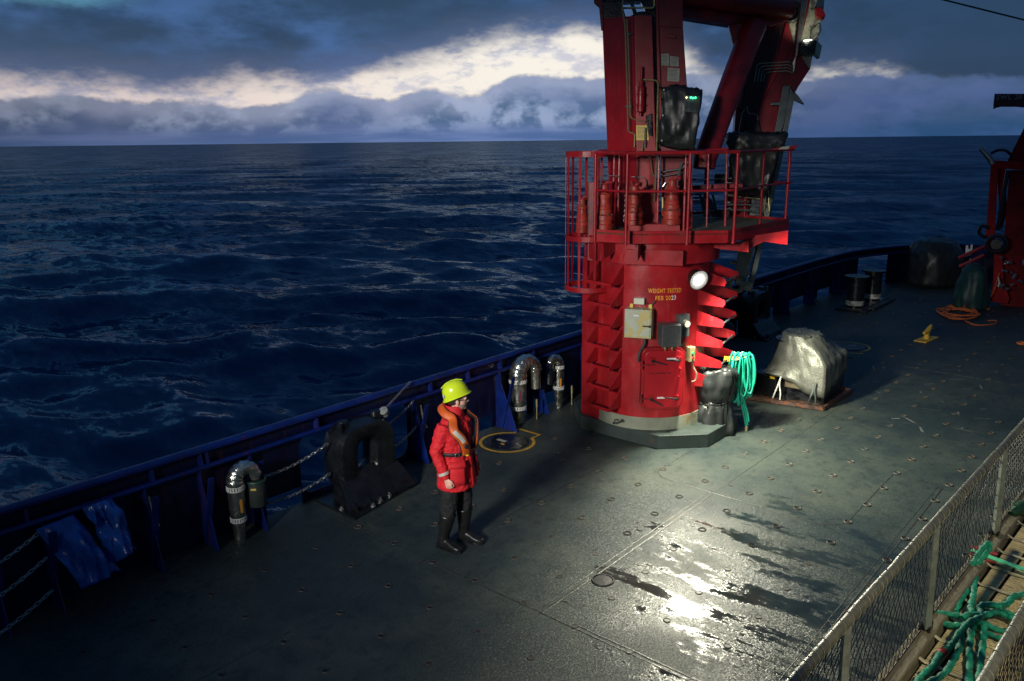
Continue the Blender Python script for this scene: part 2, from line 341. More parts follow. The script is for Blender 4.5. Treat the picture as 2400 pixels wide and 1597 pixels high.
# ------------------------------------------------------------------ deck
def deck_material():
    m = bpy.data.materials.new('deck_paint'); m.use_nodes = True; t = NT(m.node_tree); b = t.n['Principled BSDF']
    co = t.add('ShaderNodeTexCoord').outputs['Object']
    big = t.noise(co, .55, 6, .6); mid = t.noise(co, 2.3, 7, .65); fine = t.noise(co, 210, 3, .7); grit = t.noise(co, 95, 4, .75)
    c = t.mix(t.mapr(big, .35, .65), (.027, .042, .043), (.060, .074, .063))
    c = t.mix(t.mapr(mid, .45, .72, 0, .55), c, (.016, .027, .031))
    c = t.mix(t.mapr(t.noise(co, 7.0, 6, .7), .50, .66, 0, .5), c, (.014, .020, .022))
    c = t.mix(t.mapr(t.noise(t.vmul(co, (1, .35, 1)), 3.3, 7, .7), .56, .70, 0, .45), c, (.075, .080, .060))
    c = t.mix(t.mapr(grit, .58, .74, 0, .5), c, (.075, .085, .070))
    rust = t.math('MULTIPLY', t.mapr(t.noise(co, 3.1, 8, .7), .64, .72), t.mapr(t.noise(co, 17, 6, .7), .46, .6))
    c = t.mix(t.math('MULTIPLY', rust, .75), c, (.13, .045, .018))
    # standing water: patches drawn out across the deck
    sp = t.add('ShaderNodeSeparateXYZ'); t.put(sp.inputs[0], co)
    dx = t.math('DIVIDE', t.math('SUBTRACT', sp.outputs[0], 7.2), 2.3); dy = t.math('DIVIDE', t.math('SUBTRACT', sp.outputs[1], 2.6), 1.9)
    area = t.mapr(t.math('ADD', t.math('MULTIPLY', dx, dx), t.math('MULTIPLY', dy, dy)), .0, 2.4, .12, -.16)
    str_ = t.noise(t.vmul(co, (1.9, .55, 1)), 1.5, 9, .66, .25)
    str_ = t.math('ADD', str_, t.math('MULTIPLY', t.math('SUBTRACT', t.noise(co, 11, 6, .7), .5), .22)); wet = t.mapr(t.math('ADD', str_, area), .585, .70)
    damp = t.mapr(t.math('ADD', t.noise(co, .8, 5, .6), area), .45, .75)
    c = t.mix(t.math('MULTIPLY', wet, .40), c, (.012, .016, .020))
    t.put(b.inputs['Base Color'], c)
    r = t.mix(damp, (.52, .52, .52), (.35, .35, .35)); r = t.mix(wet, r, (.07, .07, .07)); t.put(b.inputs['Roughness'], r)
    b.inputs['IOR'].default_value = 1.45
    t.put(b.inputs['Specular IOR Level'], t.mapr(t.math('MAXIMUM', wet, t.math('MULTIPLY', damp, .8)), 0, 1, .30, .48, smooth=False))
    hgt = t.math('ADD', t.math('MULTIPLY', fine, .5), grit)
    bn = t.add('ShaderNodeBump'); bn.inputs['Distance'].default_value = .004; t.put(bn.inputs['Strength'], t.mapr(wet, 0, 1, .75, .05, smooth=False))
    t.put(bn.inputs['Height'], hgt)
    b2 = t.add('ShaderNodeBump'); b2.inputs['Distance'].default_value = .03; b2.inputs['Strength'].default_value = .10
    t.put(b2.inputs['Height'], mid)
    def vop(op, a, c):
        n = t.add('ShaderNodeVectorMath', operation=op); t.put(n.inputs[0], a)
        t.put(n.inputs[3] if op == 'SCALE' else n.inputs[1], c); return n.outputs[0]
    gr = vop('SUBTRACT', t.noise(co, 62, 2, .8, col=True), (.5, .5, .5)); gr2 = vop('SUBTRACT', t.noise(co, 170, 1, .5, col=True), (.5, .5, .5))
    gv = vop('SCALE', vop('ADD', gr, gr2), t.mapr(wet, 0, 1, 1.05, .04, smooth=False)); gv = vop('MULTIPLY', gv, (1, 1, 0))
    nn = t.add('ShaderNodeVectorMath', operation='NORMALIZE'); t.put(nn.inputs[0], vop('ADD', b2.outputs[0], gv)); t.l.new(nn.outputs[0], b.inputs['Normal'])
    return m
DECKM = deck_material()
EDGE = [(-4, 7.92), (12, 7.92), (20, 7.90), (24, 7.72), (25.4, 7.3), (26.6, 6.5), (27.7, 5.1), (28.2, 3.2), (28.4, 0), (28.4, -8), (-4, -8)]
d = MB().prism([(x, y, -.02) for x, y in EDGE], (0, 0, .02)).build('deck', DECKM); d['kind'] = 'structure'; DECK = d
hb = MB().prism([(x, y, -4.5) for x, y in [(-4, 7.9), (12, 7.9), (20, 7.86), (24, 7.66), (26.5, 6.4), (27.6, 5.0), (28.2, 3), (28.3, -8), (-4, -8)]], (0, 0, 4.47)).build('hull', BLUED); hb['kind'] = 'structure'
WELD = mat('weld_bead', (.05, .055, .05), .38, .3, 14, .4, .4, 80, col2=(.10, .05, .03), th=(.56, .66), rvar=.1)
def seam(pts, w=.012, n=1):
    w = w*.62
    pts = [Vector((x, y, 0)) for x, y in pts]; P = []
    for i in range(len(pts)-1):
        L = (pts[i+1]-pts[i]).length; k = max(2, int(L/.12)); P += [pts[i].lerp(pts[i+1], j/k) for j in range(k)]
    P.append(pts[-1]); P = [p+Vector((random.uniform(-.003, .003), random.uniform(-.003, .003), .001)) for p in P]
    b = MB(); b.tube(P, [w*random.uniform(.75, 1.2) for _ in P], 6, flat=.45, up=(0, 0, 1))
    return b.build('weld_seam', WELD, DECK, smooth=True)
seam([(5.22, 4.18), (8.6, 4.18)], .020); seam([(5.22, 4.245), (8.5, 4.245)], .012); seam([(8.6, 4.18), (26, 4.06)], .009)
seam([(-3, 5.74), (9.5, 5.73)], .012); seam([(5.22, 7.8), (5.22, 1.2)], .012); seam([(5.27, 3.8), (5.27, 1.2)], .014)
arc = [(8.62+.28-.28*math.cos(a), 4.80+.28*math.sin(a)) for a in [R_(x) for x in range(0, 91, 15)]]
arc2 = [(8.62+.28-.28*math.cos(a), 2.93-.28*math.sin(a)) for a in [R_(x) for x in range(90, -1, -15)]]
seam([(10.6, 2.66)]+arc2+arc+[(9.95, 5.08)], .012); seam([(10.55, 2.06), (3.0, 2.03)], .014); seam([(10.55, 2.12), (3.0, 2.10)], .007)
seam([(16.1, 4.06), (16.0, .5)], .012); seam([(10.6, 2.66), (10.6, 1.2)], .008); seam([(12, 6.9), (24, 6.6)], .012); seam([(12.4, 6.2), (19, 6.05)], .01)
seam([(.5, 7.05), (5.2, 7.05)], .008)
# small round drain cap by the main seam
pc = G(1200+715*.2979, 980+1278*.2979); b = MB(); b.torus((pc.x, pc.y, .004), .105, .010, 30, 6); b.lathe([(.09, 0), (.09, .006), (.0, .008)], (pc.x, pc.y, 0), 30)
b.build('drain_cap', DARKM, DECK, smooth=True)
# tie-down sockets on their 0.604 m grid
SOCK = mat('socket_ring', (.05, .052, .042), .6, .0, 12, .4, .3, 60, col2=(.10, .05, .03), th=(.5, .6)); HOLE = mat('socket_hole', (.006, .006, .006), .5)
sm = MB(); sm.torus((0, 0, .001), .030, .006, 20, 6); sm.mi = 1; sm.lathe([(.026, .0), (.026, .0035), (.0, .0035)], (0, 0, 0), 16)
so = sm.build('deck_socket', [SOCK, HOLE], DECK, smooth=True)
grid = []
for i in range(-9, 31):
    for j in range(-3, 8):
        x = 5.24+.604*i; y = 5.645-.604*j
        if y > 7.2 or math.hypot(x-10.4, y-6.15) < 1.45 or (12.3 < x < 13.9 and 4.2 < y < 5.6) or y < 1.25: continue
        if math.hypot(x-8.3, y-7.25) < .6 or (x > 4.9 and x < 6.9 and y > 6.9): continue
        if x > 14 and random.random() < .35: continue
        grid.append((x+random.uniform(-.015, .015), y+random.uniform(-.015, .015)))
grid.sort(key=lambda p: math.hypot(*p)); grid = [g for g in grid if math.atan2(g[1], g[0]) < YAW+R_(34) and math.atan2(g[1], g[0]) > YAW-R_(34)]
for k, g in enumerate(grid[:95]):
    o_ = so if k == 0 else so.copy()
    if k: COL.objects.link(o_)
    o_.location = (g[0], g[1], 0); o_.rotation_euler.z = random.uniform(0, 6)
rest = MB()
for g in grid[95:]: rest.torus((g[0], g[1], .003), .040, .009, 12, 4)
ob = rest.build('deck_sockets_far', SOCK, DECK); ob['kind'] = 'stuff'
# ------------------------------------------------------------------ bulwark
BY = 7.87
path = [(-4, BY), (12, BY), (19.8, BY), (22.5, 7.80), (24.1, 7.62), (25.4, 7.15), (26.5, 6.45), (27.4, 5.3), (27.9, 3.6), (28.1, 1), (28.2, -6)]
pp = [Vector((x, y, 0)) for x, y in path]
bul = thing('bulwark', 'long blue steel bulwark with a rounded top rail along the edge of the deck', 'bulwark', (8, BY, 0))
def along(z, dy=0):
    sm_ = smooth_path([p+Vector((0, dy, z)) for p in pp[1:]], 5); return [pp[0]+Vector((0, dy, z))]+sm_
b = MB(); b.tube(along(1.07), .062, 10, flat=.7, up=(0, 0, 1)); b.build('top_rail', BLUE, bul, smooth=True)
def upper(x0, x1): return [p for p in along(0) if x0 <= p.x <= x1]
far = along(0); b = MB()
for i in range(len(far)-1): b.prism([far[i]+Vector((0, .02, .86)), far[i+1]+Vector((0, .02, .86)), far[i+1]+Vector((0, .02, 1.06)), far[i]+Vector((0, .02, 1.06))], (0, .014, 0))
b.build('upper_strake', BLUED, bul)
b = MB(); b.tube(along(.885, -.045), .030, 8, flat=1.0, up=(0, 0, 1)); b.build('lower_rail', BLUE, bul, smooth=True)
# lower plating with mooring openings and freeing ports (rectangles between x stations)
openings = [(-1.2, 1.9, .30, .86), (5.22, 6.95, .10, .86), (24.2, 25.6, .22, .80)]
ports = [(4.72, 5.22), (7.55, 8.65), (8.95, 9.5), (9.66, 10.4), (13.0, 13.5), (14.3, 14.7), (15.6, 16.0), (17.0, 17.8), (18.4, 19.0), (20.0, 20.9), (21.8, 22.6)]
xs = sorted(set([-4, 28.3]+[a for p in openings for a in p[:2]]+[a for p in ports for a in p]))
def ypos(x):
    for i in range(len(far)-1):
        if far[i].x <= x <= far[i+1].x: return far[i].lerp(far[i+1], (x-far[i].x)/max(1e-6, far[i+1].x-far[i].x)).y
    return far[-1].y
b = MB()
for x0, x1 in zip(xs[:-1], xs[1:]):
    xm = (x0+x1)/2; op = [o for o in openings if o[0] <= xm <= o[1]]; po = [o for o in ports if o[0] <= xm <= o[1]]
    if x0 > 24: continue
    k = 1 if x1 < 12 else max(1, int((x1-x0)/.5))
    for j in range(k):
        a0, a1 = x0+(x1-x0)*j/k, x0+(x1-x0)*(j+1)/k; y0, y1 = ypos(a0)+.022, ypos(a1)+.022
        spans = [(0, .86)]
        if op: spans = [(0, op[0][2])]
        elif po: spans = [(.22, .86)]
        for z0, z1 in spans: b.prism([(a0, y0, z0), (a1, y1, z0), (a1, y1, z1), (a0, y0, z1)], (0, .012, 0))
b.build('plating', BLUED, bul); b = MB()
fl = [p for p in far if p.x > 25.3]
for i in range(len(fl)-1): b.prism([fl[i]+Vector((0, .02, 0)), fl[i+1]+Vector((0, .02, 0)), fl[i+1]+Vector((0, .02, .86)), fl[i]+Vector((0, .02, .86))], (0.012, 0, 0))
b.build('end_plating', BLUED, bul)
def corner(x, z, sx, sz, r=.16):
    y = BY+.022; P = [(x, y, z)]+[(x+sx*(r-r*math.sin(R_(a))), y, z+sz*(r-r*math.cos(R_(a)))) for a in range(0, 91, 15)]
    return MB().prism(P, (0, .012, 0)).build('opening_corner', BLUED, bul)
for x, sx in ((5.22, 1), (6.95, -1)): corner(x, .86, sx, -1); corner(x, .10, sx, 1)
# stays (slanting brackets) and short ribs between the rails
def stay(x, w0=.07, w1=.30, th=.014, y=None, wide=False):
    y = BY if y is None else y
    b = MB(); b.prism([(x, y, .86), (x, y-w0, .86), (x, y-w0-.01, .72), (x, y-w1+.04, .12), (x, y-w1, .0), (x, y, .0)], (th, 0, 0))
    b.box((x+.007, y-(w0+w1)/2+.005, .43), (.07, .012, .86), (Vector((1, 0, 0)), Vector((0, math.cos(.25), math.sin(.25))), Vector((0, -math.sin(.25), math.cos(.25)))))
    return b.build('stay', BLUE, bul, bevel=.003)
for x in (.4, 1.9, 2.36, 3.32, 3.92, 4.52, 7.03, 7.62, 9.66, 10.9, 12.2, 13.5, 14.7, 16.0, 17.0, 18.2, 19.3, 20.9, 22.7): stay(x, y=ypos(x))
stay(8.72, .10, .42, wide=True)
for x in (.1, .9, 2.24, 3.42, 3.95, 4.02, 5.45, 7.35, 8.10, 8.80, 9.6, 11.2, 12.6, 14, 15.4, 16.9, 18.3, 19.6, 21, 22.4, 23.8):
    b = MB(); b.prism([(x, ypos(x)-.055, .90), (x, ypos(x)+.02, .90), (x, ypos(x)+.02, 1.05), (x, ypos(x)-.03, 1.05)], (.03, 0, 0)); b.build('rib', BLUE, bul)
for x in (3.36, 7.1, 18.2, 20.95):      # pale scuffed locking pins hanging on stays
    b = MB(); b.tube([(x-.03, BY-.13, .80), (x-.02, BY-.15, .62), (x+.01, BY-.19, .48)], .011, 7); b.build('locking_pin', STEEL, bul, smooth=True)

# ------------------------------------------------------------------ chains
def chain(name, pts, label, sag=0, link=.05, r=.006):
    root = MB(); P = smooth_path(pts, 24); L = 0; last = P[0]; k = 0
    for p in P[1:]:
        d_ = p-last
        if d_.length >= link*.78:
            T = d_.normalized(); a = T.cross(Vector((0, 0, 1))).normalized(); c = T.cross(a)
            if k % 2: a, c = c, a
            mid = (last+p)/2; n = 8; ring = []
            pth = [mid + T*(link*.62*math.cos(2*math.pi*j/n)) + a*(link*.30*math.sin(2*math.pi*j/n)) for j in range(n+1)]
            root.tube(pth, r, 5, cap=False); last = p; k += 1
    ob = root.build(name, STEEL, smooth=True); return tag(ob, label, 'chain', 'slack safety chains across the bulwark openings')
def sagged(a, b, s, n=5):
    a = Vector(a); b = Vector(b); return [a.lerp(b, i/n)-Vector((0, 0, s*4*(i/n)*(1-i/n))) for i in range(n+1)]
chain('chain', sagged((4.55, 7.70, .60), (5.42, 7.56, .80), .05), 'upper slack chain running from the stay beside the single lagged pipe to the black fairlead')
chain('chain', sagged((4.55, 7.70, .28), (5.42, 7.56, .42), .06), 'lower slack chain running from the stay beside the single lagged pipe to the black fairlead')
chain('chain', sagged((6.18, 7.60, .73), (6.98, 7.78, .88), .05), 'short chain from the right side of the black fairlead up to the bulwark')
chain('chain', sagged((6.2, 7.55, .42), (7.0, 7.76, .52), .05), 'short lower chain in shadow between the black fairlead and the bulwark stay')
for k, (z0, z1, w_) in enumerate(((.62, .88, 'highest'), (.30, .62, 'middle'), (-.02, .30, 'lowest'))):
    chain('chain', sagged((1.2, 7.55, z0+.02), (2.28, 7.60-.02*k, z1), .08), 'slack chain at the left edge of the picture, the %s of three' % w_)

# ------------------------------------------------------------------ lagged vent pipes
def band(root, c, r, T):
    b = MB(); T = Vector(T).normalized(); a = T.orthogonal().normalized(); e = T.cross(a)
    for j in range(20):
        th = 2*math.pi*j/20; b.box(Vector(c)+(a*math.cos(th)+e*math.sin(th))*(r+.005), (.008, r*.20, .045), (a*math.cos(th)+e*math.sin(th), -a*math.sin(th)+e*math.cos(th), T))
    b.torus(Vector(c)+T*.024, r+.004, .005, 24, 5, (a, e, T)); b.torus(Vector(c)-T*.024, r+.004, .005, 24, 5, (a, e, T))
    return b.build('clamp_band', WHITE, root, smooth=False)
def gooseneck(x, y, h, r, dirv, R, drop, label, lean=0, canister=None, bands=(.35, .8), mark=None):
    t_ = thing('vent_pipe', label, 'pipe', (x, y, 0), 'foil lagged vent pipes along the bulwark'); D = Vector((*dirv, 0)).normalized()
    P = [Vector((x, y, 0)), Vector((x, y, .05)), Vector((x, y, .22)), Vector((x, y, h*.45)), Vector((x, y, h*.8)), Vector((x, y, h))]
    rad = [r*.62, r*.66, r*.80, r*.97, r, r*1.02]
    b = MB(); P1 = []; R1 = []
    for i in range(len(P)-1):
        for k in range(5): P1.append(P[i].lerp(P[i+1], k/5)); R1.append(rad[i]+(rad[i+1]-rad[i])*k/5)
    P1.append(P[-1]); R1.append(rad[-1]); b.tube(P1, R1, 28)
    o1 = b.build('riser', FOIL, t_, smooth=True); wobble(o1.data, .010, 9, seed=x)
    b = MB(); n = 9
    arcp = [Vector((x, y, h))+D*(R-R*math.cos(math.pi*i/n))+Vector((0, 0, R*1.15*math.sin(math.pi*i/n))) for i in range(n+1)]
    rr = [r*(1.05-.30*i/n) for i in range(n+1)]
    PP = []; RR = []
    for i in range(n):
        for k in range(4): PP.append(arcp[i].lerp(arcp[i+1], k/4)); RR.append((rr[i]+(rr[i+1]-rr[i])*k/4)*(1+.05*(k == 0)))
    b.tube(PP, RR, 28); o2 = b.build('bend', FOIL, t_, smooth=True); wobble(o2.data, .008, 12, seed=x+3)
    e = arcp[-1]; b = MB(); rd = r*.62; b.tube([e+Vector((0, 0, .01)), e-Vector((0, 0, drop*.5)), e-Vector((0, 0, drop))], [rd*1.05, rd, rd*.98], 22); b.build('outlet', FOIL if not canister else STEEL, t_, smooth=True)
    for f_ in bands: band(t_, (x, y, h*f_), r*(.9 if f_ < .5 else 1.0), (0, 0, 1))
    if canister:
        b = MB(); b.lathe([(.0, 0), (.10, 0), (.105, .01), (.102, .27), (.10, .28), (.0, .30)], e-Vector((0, 0, .34)), 26); b.build('filter_canister', GREYG, t_, smooth=True)
        b = MB(); b.torus(e-Vector((0, 0, .05)), .104, .012, 26, 6); b.build('canister_rim', mat('dark_green', (.02, .08, .05), .4), t_, smooth=True)
        b = MB(); q = e-Vector((0, 0, .12))-Vector((.104*.76, .104*.65, 0)); b.box(q, (.004, .06, .022), (Vector((.76, .65, 0)), Vector((-.65, .76, 0)), Vector((0, 0, 1)))); b.build('yellow_label', PAPY, t_)
    if mark:
        b = MB(); a0 = math.atan2(-y, -x)+mark[0]
        q = Vector((x, y, h*.62))+Vector((math.cos(a0), math.sin(a0), 0))*(r*.985+.004); b.box(q, (.004, .028, h*.22), (Vector((math.cos(a0), math.sin(a0), 0)), Vector((-math.sin(a0), math.cos(a0), 0)), Vector((0, 0, 1)))); b.build('pipe_marker', mark[1], t_)
    return t_
ORM = mat('orange_marker', (.75, .33, .03), .5); PNK = mat('magenta_marker', (.20, .03, .10), .5)
gooseneck(4.21, 7.62, .70, .088, (.93, -.15), .115, .03, 'single foil lagged gooseneck vent pipe with a grey canister, standing alone on the left', canister=True, bands=(.38, .90), mark=(.5, ORM))
gooseneck(9.05, 7.70, .78, .13, (.95, -.3), .16, .26, 'larger foil lagged gooseneck vent pipe, left one of the pair behind the person', bands=(.34, .88), mark=(.3, PNK))
gooseneck(10.02, 7.66, .72, .085, (-.95, .10), .115, .02, 'smaller foil lagged gooseneck vent pipe, right one of the pair behind the person', bands=(.5, .98), mark=(.35, ORM))
b = MB(); b.lathe([(.0, 0), (.085, 0), (.10, .02), (.085, .05), (.09, .22), (.07, .26), (.0, .27)], (9.79, 7.68, .46), 22)
vv = b.build('outlet_float', BLK, bpy.data.objects['vent_pipe.002'], smooth=True)
for i, (x, y) in enumerate(((9.38, 7.6), (10.3, 7.6))):
    b = MB(); b.cyl((x, y, 0), (x, y, .20), .012, 8); b.cyl((x, y, .20), (x, y, .33), .018, 8); tag(b.build('standpipe', BRASS, smooth=True), ['short thin brass coloured standpipe between the pair of lagged pipes', 'short thin standpipe to the right of the pair of lagged pipes'][i], 'pipe')

# ------------------------------------------------------------------ black fairlead (panama chock)
def fairlead(cx, cy, label, sc=1.0):
    t_ = thing('fairlead', label, 'fairlead', (cx, cy, 0)); b = MB()
    def oval(rx, rz, z0, y): return [Vector((cx+rx*sc*math.copysign(abs(math.cos(a))**.62, math.cos(a)), y, z0+rz*sc*math.copysign(abs(math.sin(a))**.62, math.sin(a)))) for a in [2*math.pi*i/36 for i in range(36)]]
    zc = .56*sc
    prof = [(.44, .44, -.16), (.47, .47, -.08), (.48, .48, 0), (.47, .47, .08), (.44, .44, .16), (.30, .33, .17), (.17, .24, .13), (.125, .20, .06), (.12, .195, 0), (.125, .20, -.06), (.17, .24, -.13), (.30, .33, -.17)]
    rings = [oval(rx, rz, zc, cy+dy*sc*1.25) for rx, rz, dy in prof]; k = 36; vs = [v for r_ in rings for v in r_]; n = len(rings)
    fs = [(i*k+j, i*k+(j+1) % k, ((i+1) % n)*k+(j+1) % k, ((i+1) % n)*k+j) for i in range(n) for j in range(k)]
    b.add(vs, fs); b.build('ring', BLK, t_, smooth=True)
    b = MB(); b.prism([(cx-.62*sc, cy-.62*sc, 0), (cx+.60*sc, cy-.42*sc, 0), (cx+.62*sc, cy+.3*sc, 0), (cx-.6*sc, cy+.3*sc, 0)], (0, 0, .03*sc)); b.build('base_plate', BLK, t_, bevel=.004)
    b = MB(); b.loft([[Vector((cx+sx*wd*sc, cy-y_*sc, z_*sc)) for sx, z_ in ((-1, z0_), (1, z0_), (1, z1_), (-1, z1_))] for wd, y_, z0_, z1_ in ((.46, .10, .02, .42), (.50, .24, .02, .30), (.54, .38, .02, .14), (.57, .46, .02, .06))]); b.build('skirt', BLK, t_, bevel=.012)
    for s_x in (-1, 1):
        b = MB(); b.cyl((cx+s_x*.27*sc, cy-.02, .92*sc), (cx+s_x*.27*sc, cy-.02, 1.08*sc), .10*sc, 14, .07*sc); b.build('horn', BLK, t_, smooth=True)
    b = MB(); b.prism([(cx-.45*sc, cy-.05, 0), (cx+.45*sc, cy-.05, 0), (cx+.40*sc, cy-.05, .45*sc), (cx+.2*sc, cy-.05, .3*sc), (cx-.2*sc, cy-.05, .3*sc), (cx-.40*sc, cy-.05, .45*sc)], (0, .1, 0)); b.build('foot', BLK, t_, bevel=.01)
    for i in range(5):
        x = cx+(-.5+.25*i)*sc
        b = MB(); b.prism([(x, cy-.12*sc, .03), (x, cy-(.52-.03*i)*sc, .03), (x, cy-(.50-.03*i)*sc, .07), (x, cy-.12*sc, .30*sc)], (.02, 0, 0)); b.build('gusset', BLK, t_)
    for i in range(8):
        u = i/7; x = cx+(-.62+1.24*u)*sc if i > 2 else cx-.58*sc+.16*i*sc; y = cy-(.62-.20*u)*sc+.05 if i > 2 else cy-(.30+.12*i)*sc
        b = MB(); b.cyl((x, y, .03), (x, y, .052), .034*sc, 6); b.cyl((x, y, .052), (x, y, .075), .016*sc, 10); b.build('bolt', STEEL, t_)
    for i in range(2):
        b = MB(); b.cyl((cx+(-.38+.76*i)*sc, cy-.1, zc+.42*sc), (cx+(-.38+.76*i)*sc, cy-.1, zc+.52*sc), .03, 10); b.build('lug', STEEL if i else BLK, t_)
    return t_
fl1 = fairlead(5.90, 7.60, 'black oval fairlead with bolted base in front of the bulwark opening, left of the person', .93)
b = MB(); b.cyl((6.22, 7.5, 1.0), (6.30, 7.55, .93), .055, 10); b.cyl((6.30, 7.55, 1.0), (6.95, 7.80, 1.14), .016, 8); b.build('handle', STEEL, fl1, smooth=True)
fairlead(16.9, 7.45, 'black fairlead in shadow just right of the crane column, against the bulwark', .95)
fairlead(14.1, 7.5, 'black fairlead half hidden behind the stacked crane fins', .95)

# ------------------------------------------------------------------ blue tarpaulins on the bulwark
def cloth(name, TL, TR, BR, BL, m, label, cat, amp=.05, n=26, bulge=.10, seed=1, nrm=None, group=None, thick=.006):
    TL, TR, BR, BL = map(Vector, (TL, TR, BR, BL)); vs = []; fs = []; N = (TR-TL).cross(BL-TL).normalized()
    if nrm is not None and N.dot(Vector(nrm)) < 0: N = -N
    for i in range(n+1):
        for j in range(n+1):
            u, v = j/n, i/n; p = TL.lerp(TR, u).lerp(BL.lerp(BR, u), v)
            f_ = noise.noise(Vector((u*2.1+seed, v*1.7, seed))); g_ = 1-abs(noise.noise(Vector((u*3.2+v*2+seed*2, v*1.3-u, seed+4))))*3
            p += N*(bulge*math.sin(math.pi*u)*(.4+.6*v) + amp*(f_*1.4+g_*.5)*min(1, v*3+.2)); p += Vector((0, 0, amp*.8*noise.noise(Vector((u*3+seed, 9, v)))*v)); vs.append(p)
    for i in range(n):
        for j in range(n): a = i*(n+1)+j; fs.append((a, a+1, a+n+2, a+n+1))
    b = MB(); b.add(vs, fs); ob = b.build(name, m, smooth=True); s = ob.modifiers.new('thick', 'SOLIDIFY'); s.thickness = thick
    return tag(ob, label, cat, group) if label else ob
cloth('tarpaulin', (2.28, 7.76, .84), (2.62, 7.77, .86), (2.86, 7.50, .26), (2.50, 7.45, .25), BLUT, 'crumpled dark blue tarpaulin, left one of the two hung on the bulwark', 'tarpaulin', .08, seed=3, nrm=(-.5, -1, 0))
cloth('tarpaulin', (2.70, 7.76, .90), (2.98, 7.77, .90), (3.05, 7.52, .40), (2.80, 7.50, .38), BLUT, 'crumpled glossy blue tarpaulin, right one of the two hung on the bulwark', 'tarpaulin', .10, seed=8, nrm=(-.5, -1, 0))
b = MB(); b.tube([(2.62, 7.60, .22), (2.60, 7.58, .58), (2.70, 7.55, .62), (2.72, 7.55, .25)], .006, 6); tag(b.build('wire_hook', STEEL, smooth=True), 'thin bent wire hook between the two blue tarpaulins', 'hook')

# ------------------------------------------------------------------ manhole covers with yellow keyhole marks
def manhole(cx, cy, r, a, label, notch=.26):
    t_ = thing('manhole_cover', label, 'manhole cover', (cx, cy, 0)); b = MB()
    b.lathe([(r*.80, 0), (r*.80, .012), (0, .014)], (cx, cy, 0), 40); b.build('lid', BLK, t_, smooth=True)
    # outline: circle with a pointed notch
    out = []
    for k in range(61):
        th = a + R_(26) + (2*math.pi-R_(52))*k/60; out.append(Vector((cx+r*math.cos(th), cy+r*math.sin(th), 0)))
    A_ = Vector((math.cos(a), math.sin(a), 0)); B_ = Vector((-math.sin(a), math.cos(a), 0)); c = Vector((cx, cy, 0))
    out += [c+A_*(r+notch)-B_*(r*.44), c+A_*(r+notch*.95)+B_*(r*.60)]
    b = MB(); n = len(out); w = .024
    def nrm(i):
        T = (out[(i+1) % n]-out[(i-1) % n]).normalized(); return Vector((T.y, -T.x, 0))
    vi = []; 
    for i in range(n): q = nrm(i); vi += [out[i]-q*w, out[i]+q*w]
    vi = [Vector((v.x, v.y, .004)) for v in vi]
    b.add(vi, [(2*i, 2*i+1, 2*((i+1) % n)+1, 2*((i+1) % n)) for i in range(n)]); b.build('yellow_marking', YEL, t_)
    b = MB(); b.box(c+A_*(-.02)+B_*(r*.22)+Vector((0, 0, .017)), (.05, .16, .004), (A_, B_, _z)); b.build('plate_label', PAP, t_)
    b = MB(); b.box(c-A_*(.12)-B_*.02+Vector((0, 0, .017)), (.018, .07, .005), (A_, B_, _z)); b.build('small_tag', YEL, t_)
    return t_
F_ = lambda x, y: (650+x*.297, 820+y*.297)
pts_ = [G(*F_(1590, 740)), G(*F_(1830, 805)), G(*F_(2030, 745)), G(*F_(1700, 675))]
A_m = np.array([[2*p.x, 2*p.y, 1] for p in pts_]); b_m = np.array([p.x**2+p.y**2 for p in pts_]); so_ = np.linalg.lstsq(A_m, b_m, rcond=None)[0]
mc = (float(so_[0]), float(so_[1])); mr = float(math.sqrt(so_[2]+so_[0]**2+so_[1]**2)); npt = (G(1220, 1008)+G(1269, 1020))/2
manhole(mc[0], mc[1], min(.6, mr), math.atan2(npt.y-mc[1], npt.x-mc[0]), 'round black manhole cover outlined in yellow beside the person', max(.1, math.hypot(npt.x-mc[0], npt.y-mc[1])-mr))
manhole(16.98, 5.40, .42, math.atan2(5.15-5.40, 16.4-16.98), 'round manhole cover outlined in faded yellow behind the silver covered machine', .14)

# ------------------------------------------------------------------ bollards
bo = thing('mooring_bollards', 'pair of dark mooring bollards with flat wide caps near the far bulwark', 'bollard', (21.5, 6.6, 0))
for i, (x, y) in enumerate(((21.05, 6.62), (22.25, 6.58))):
    b = MB(); b.lathe([(.20, 0), (.20, .12), (.215, .13), (.215, .78), (.30, .80), (.30, .84), (.0, .85)], (x, y, 0), 28); b.build('post', BLK, bo, smooth=True)
    b = MB(); b.lathe([(.221, .10), (.221, .22)], (x, y, 0), 28); b.build('worn_band', WEATH, bo, smooth=True)
b = MB(); b.box((21.6, 6.55, .03), (2.1, .75, .06)); b.build('base_plate', BLK, bo, bevel=.01)
for y in (6.12, 6.30):
    b = MB(); b.cyl((20.9, y, .05), (22.6, y, .05), .03, 8); b.build('base_pipe', DARKM, bo, smooth=True)

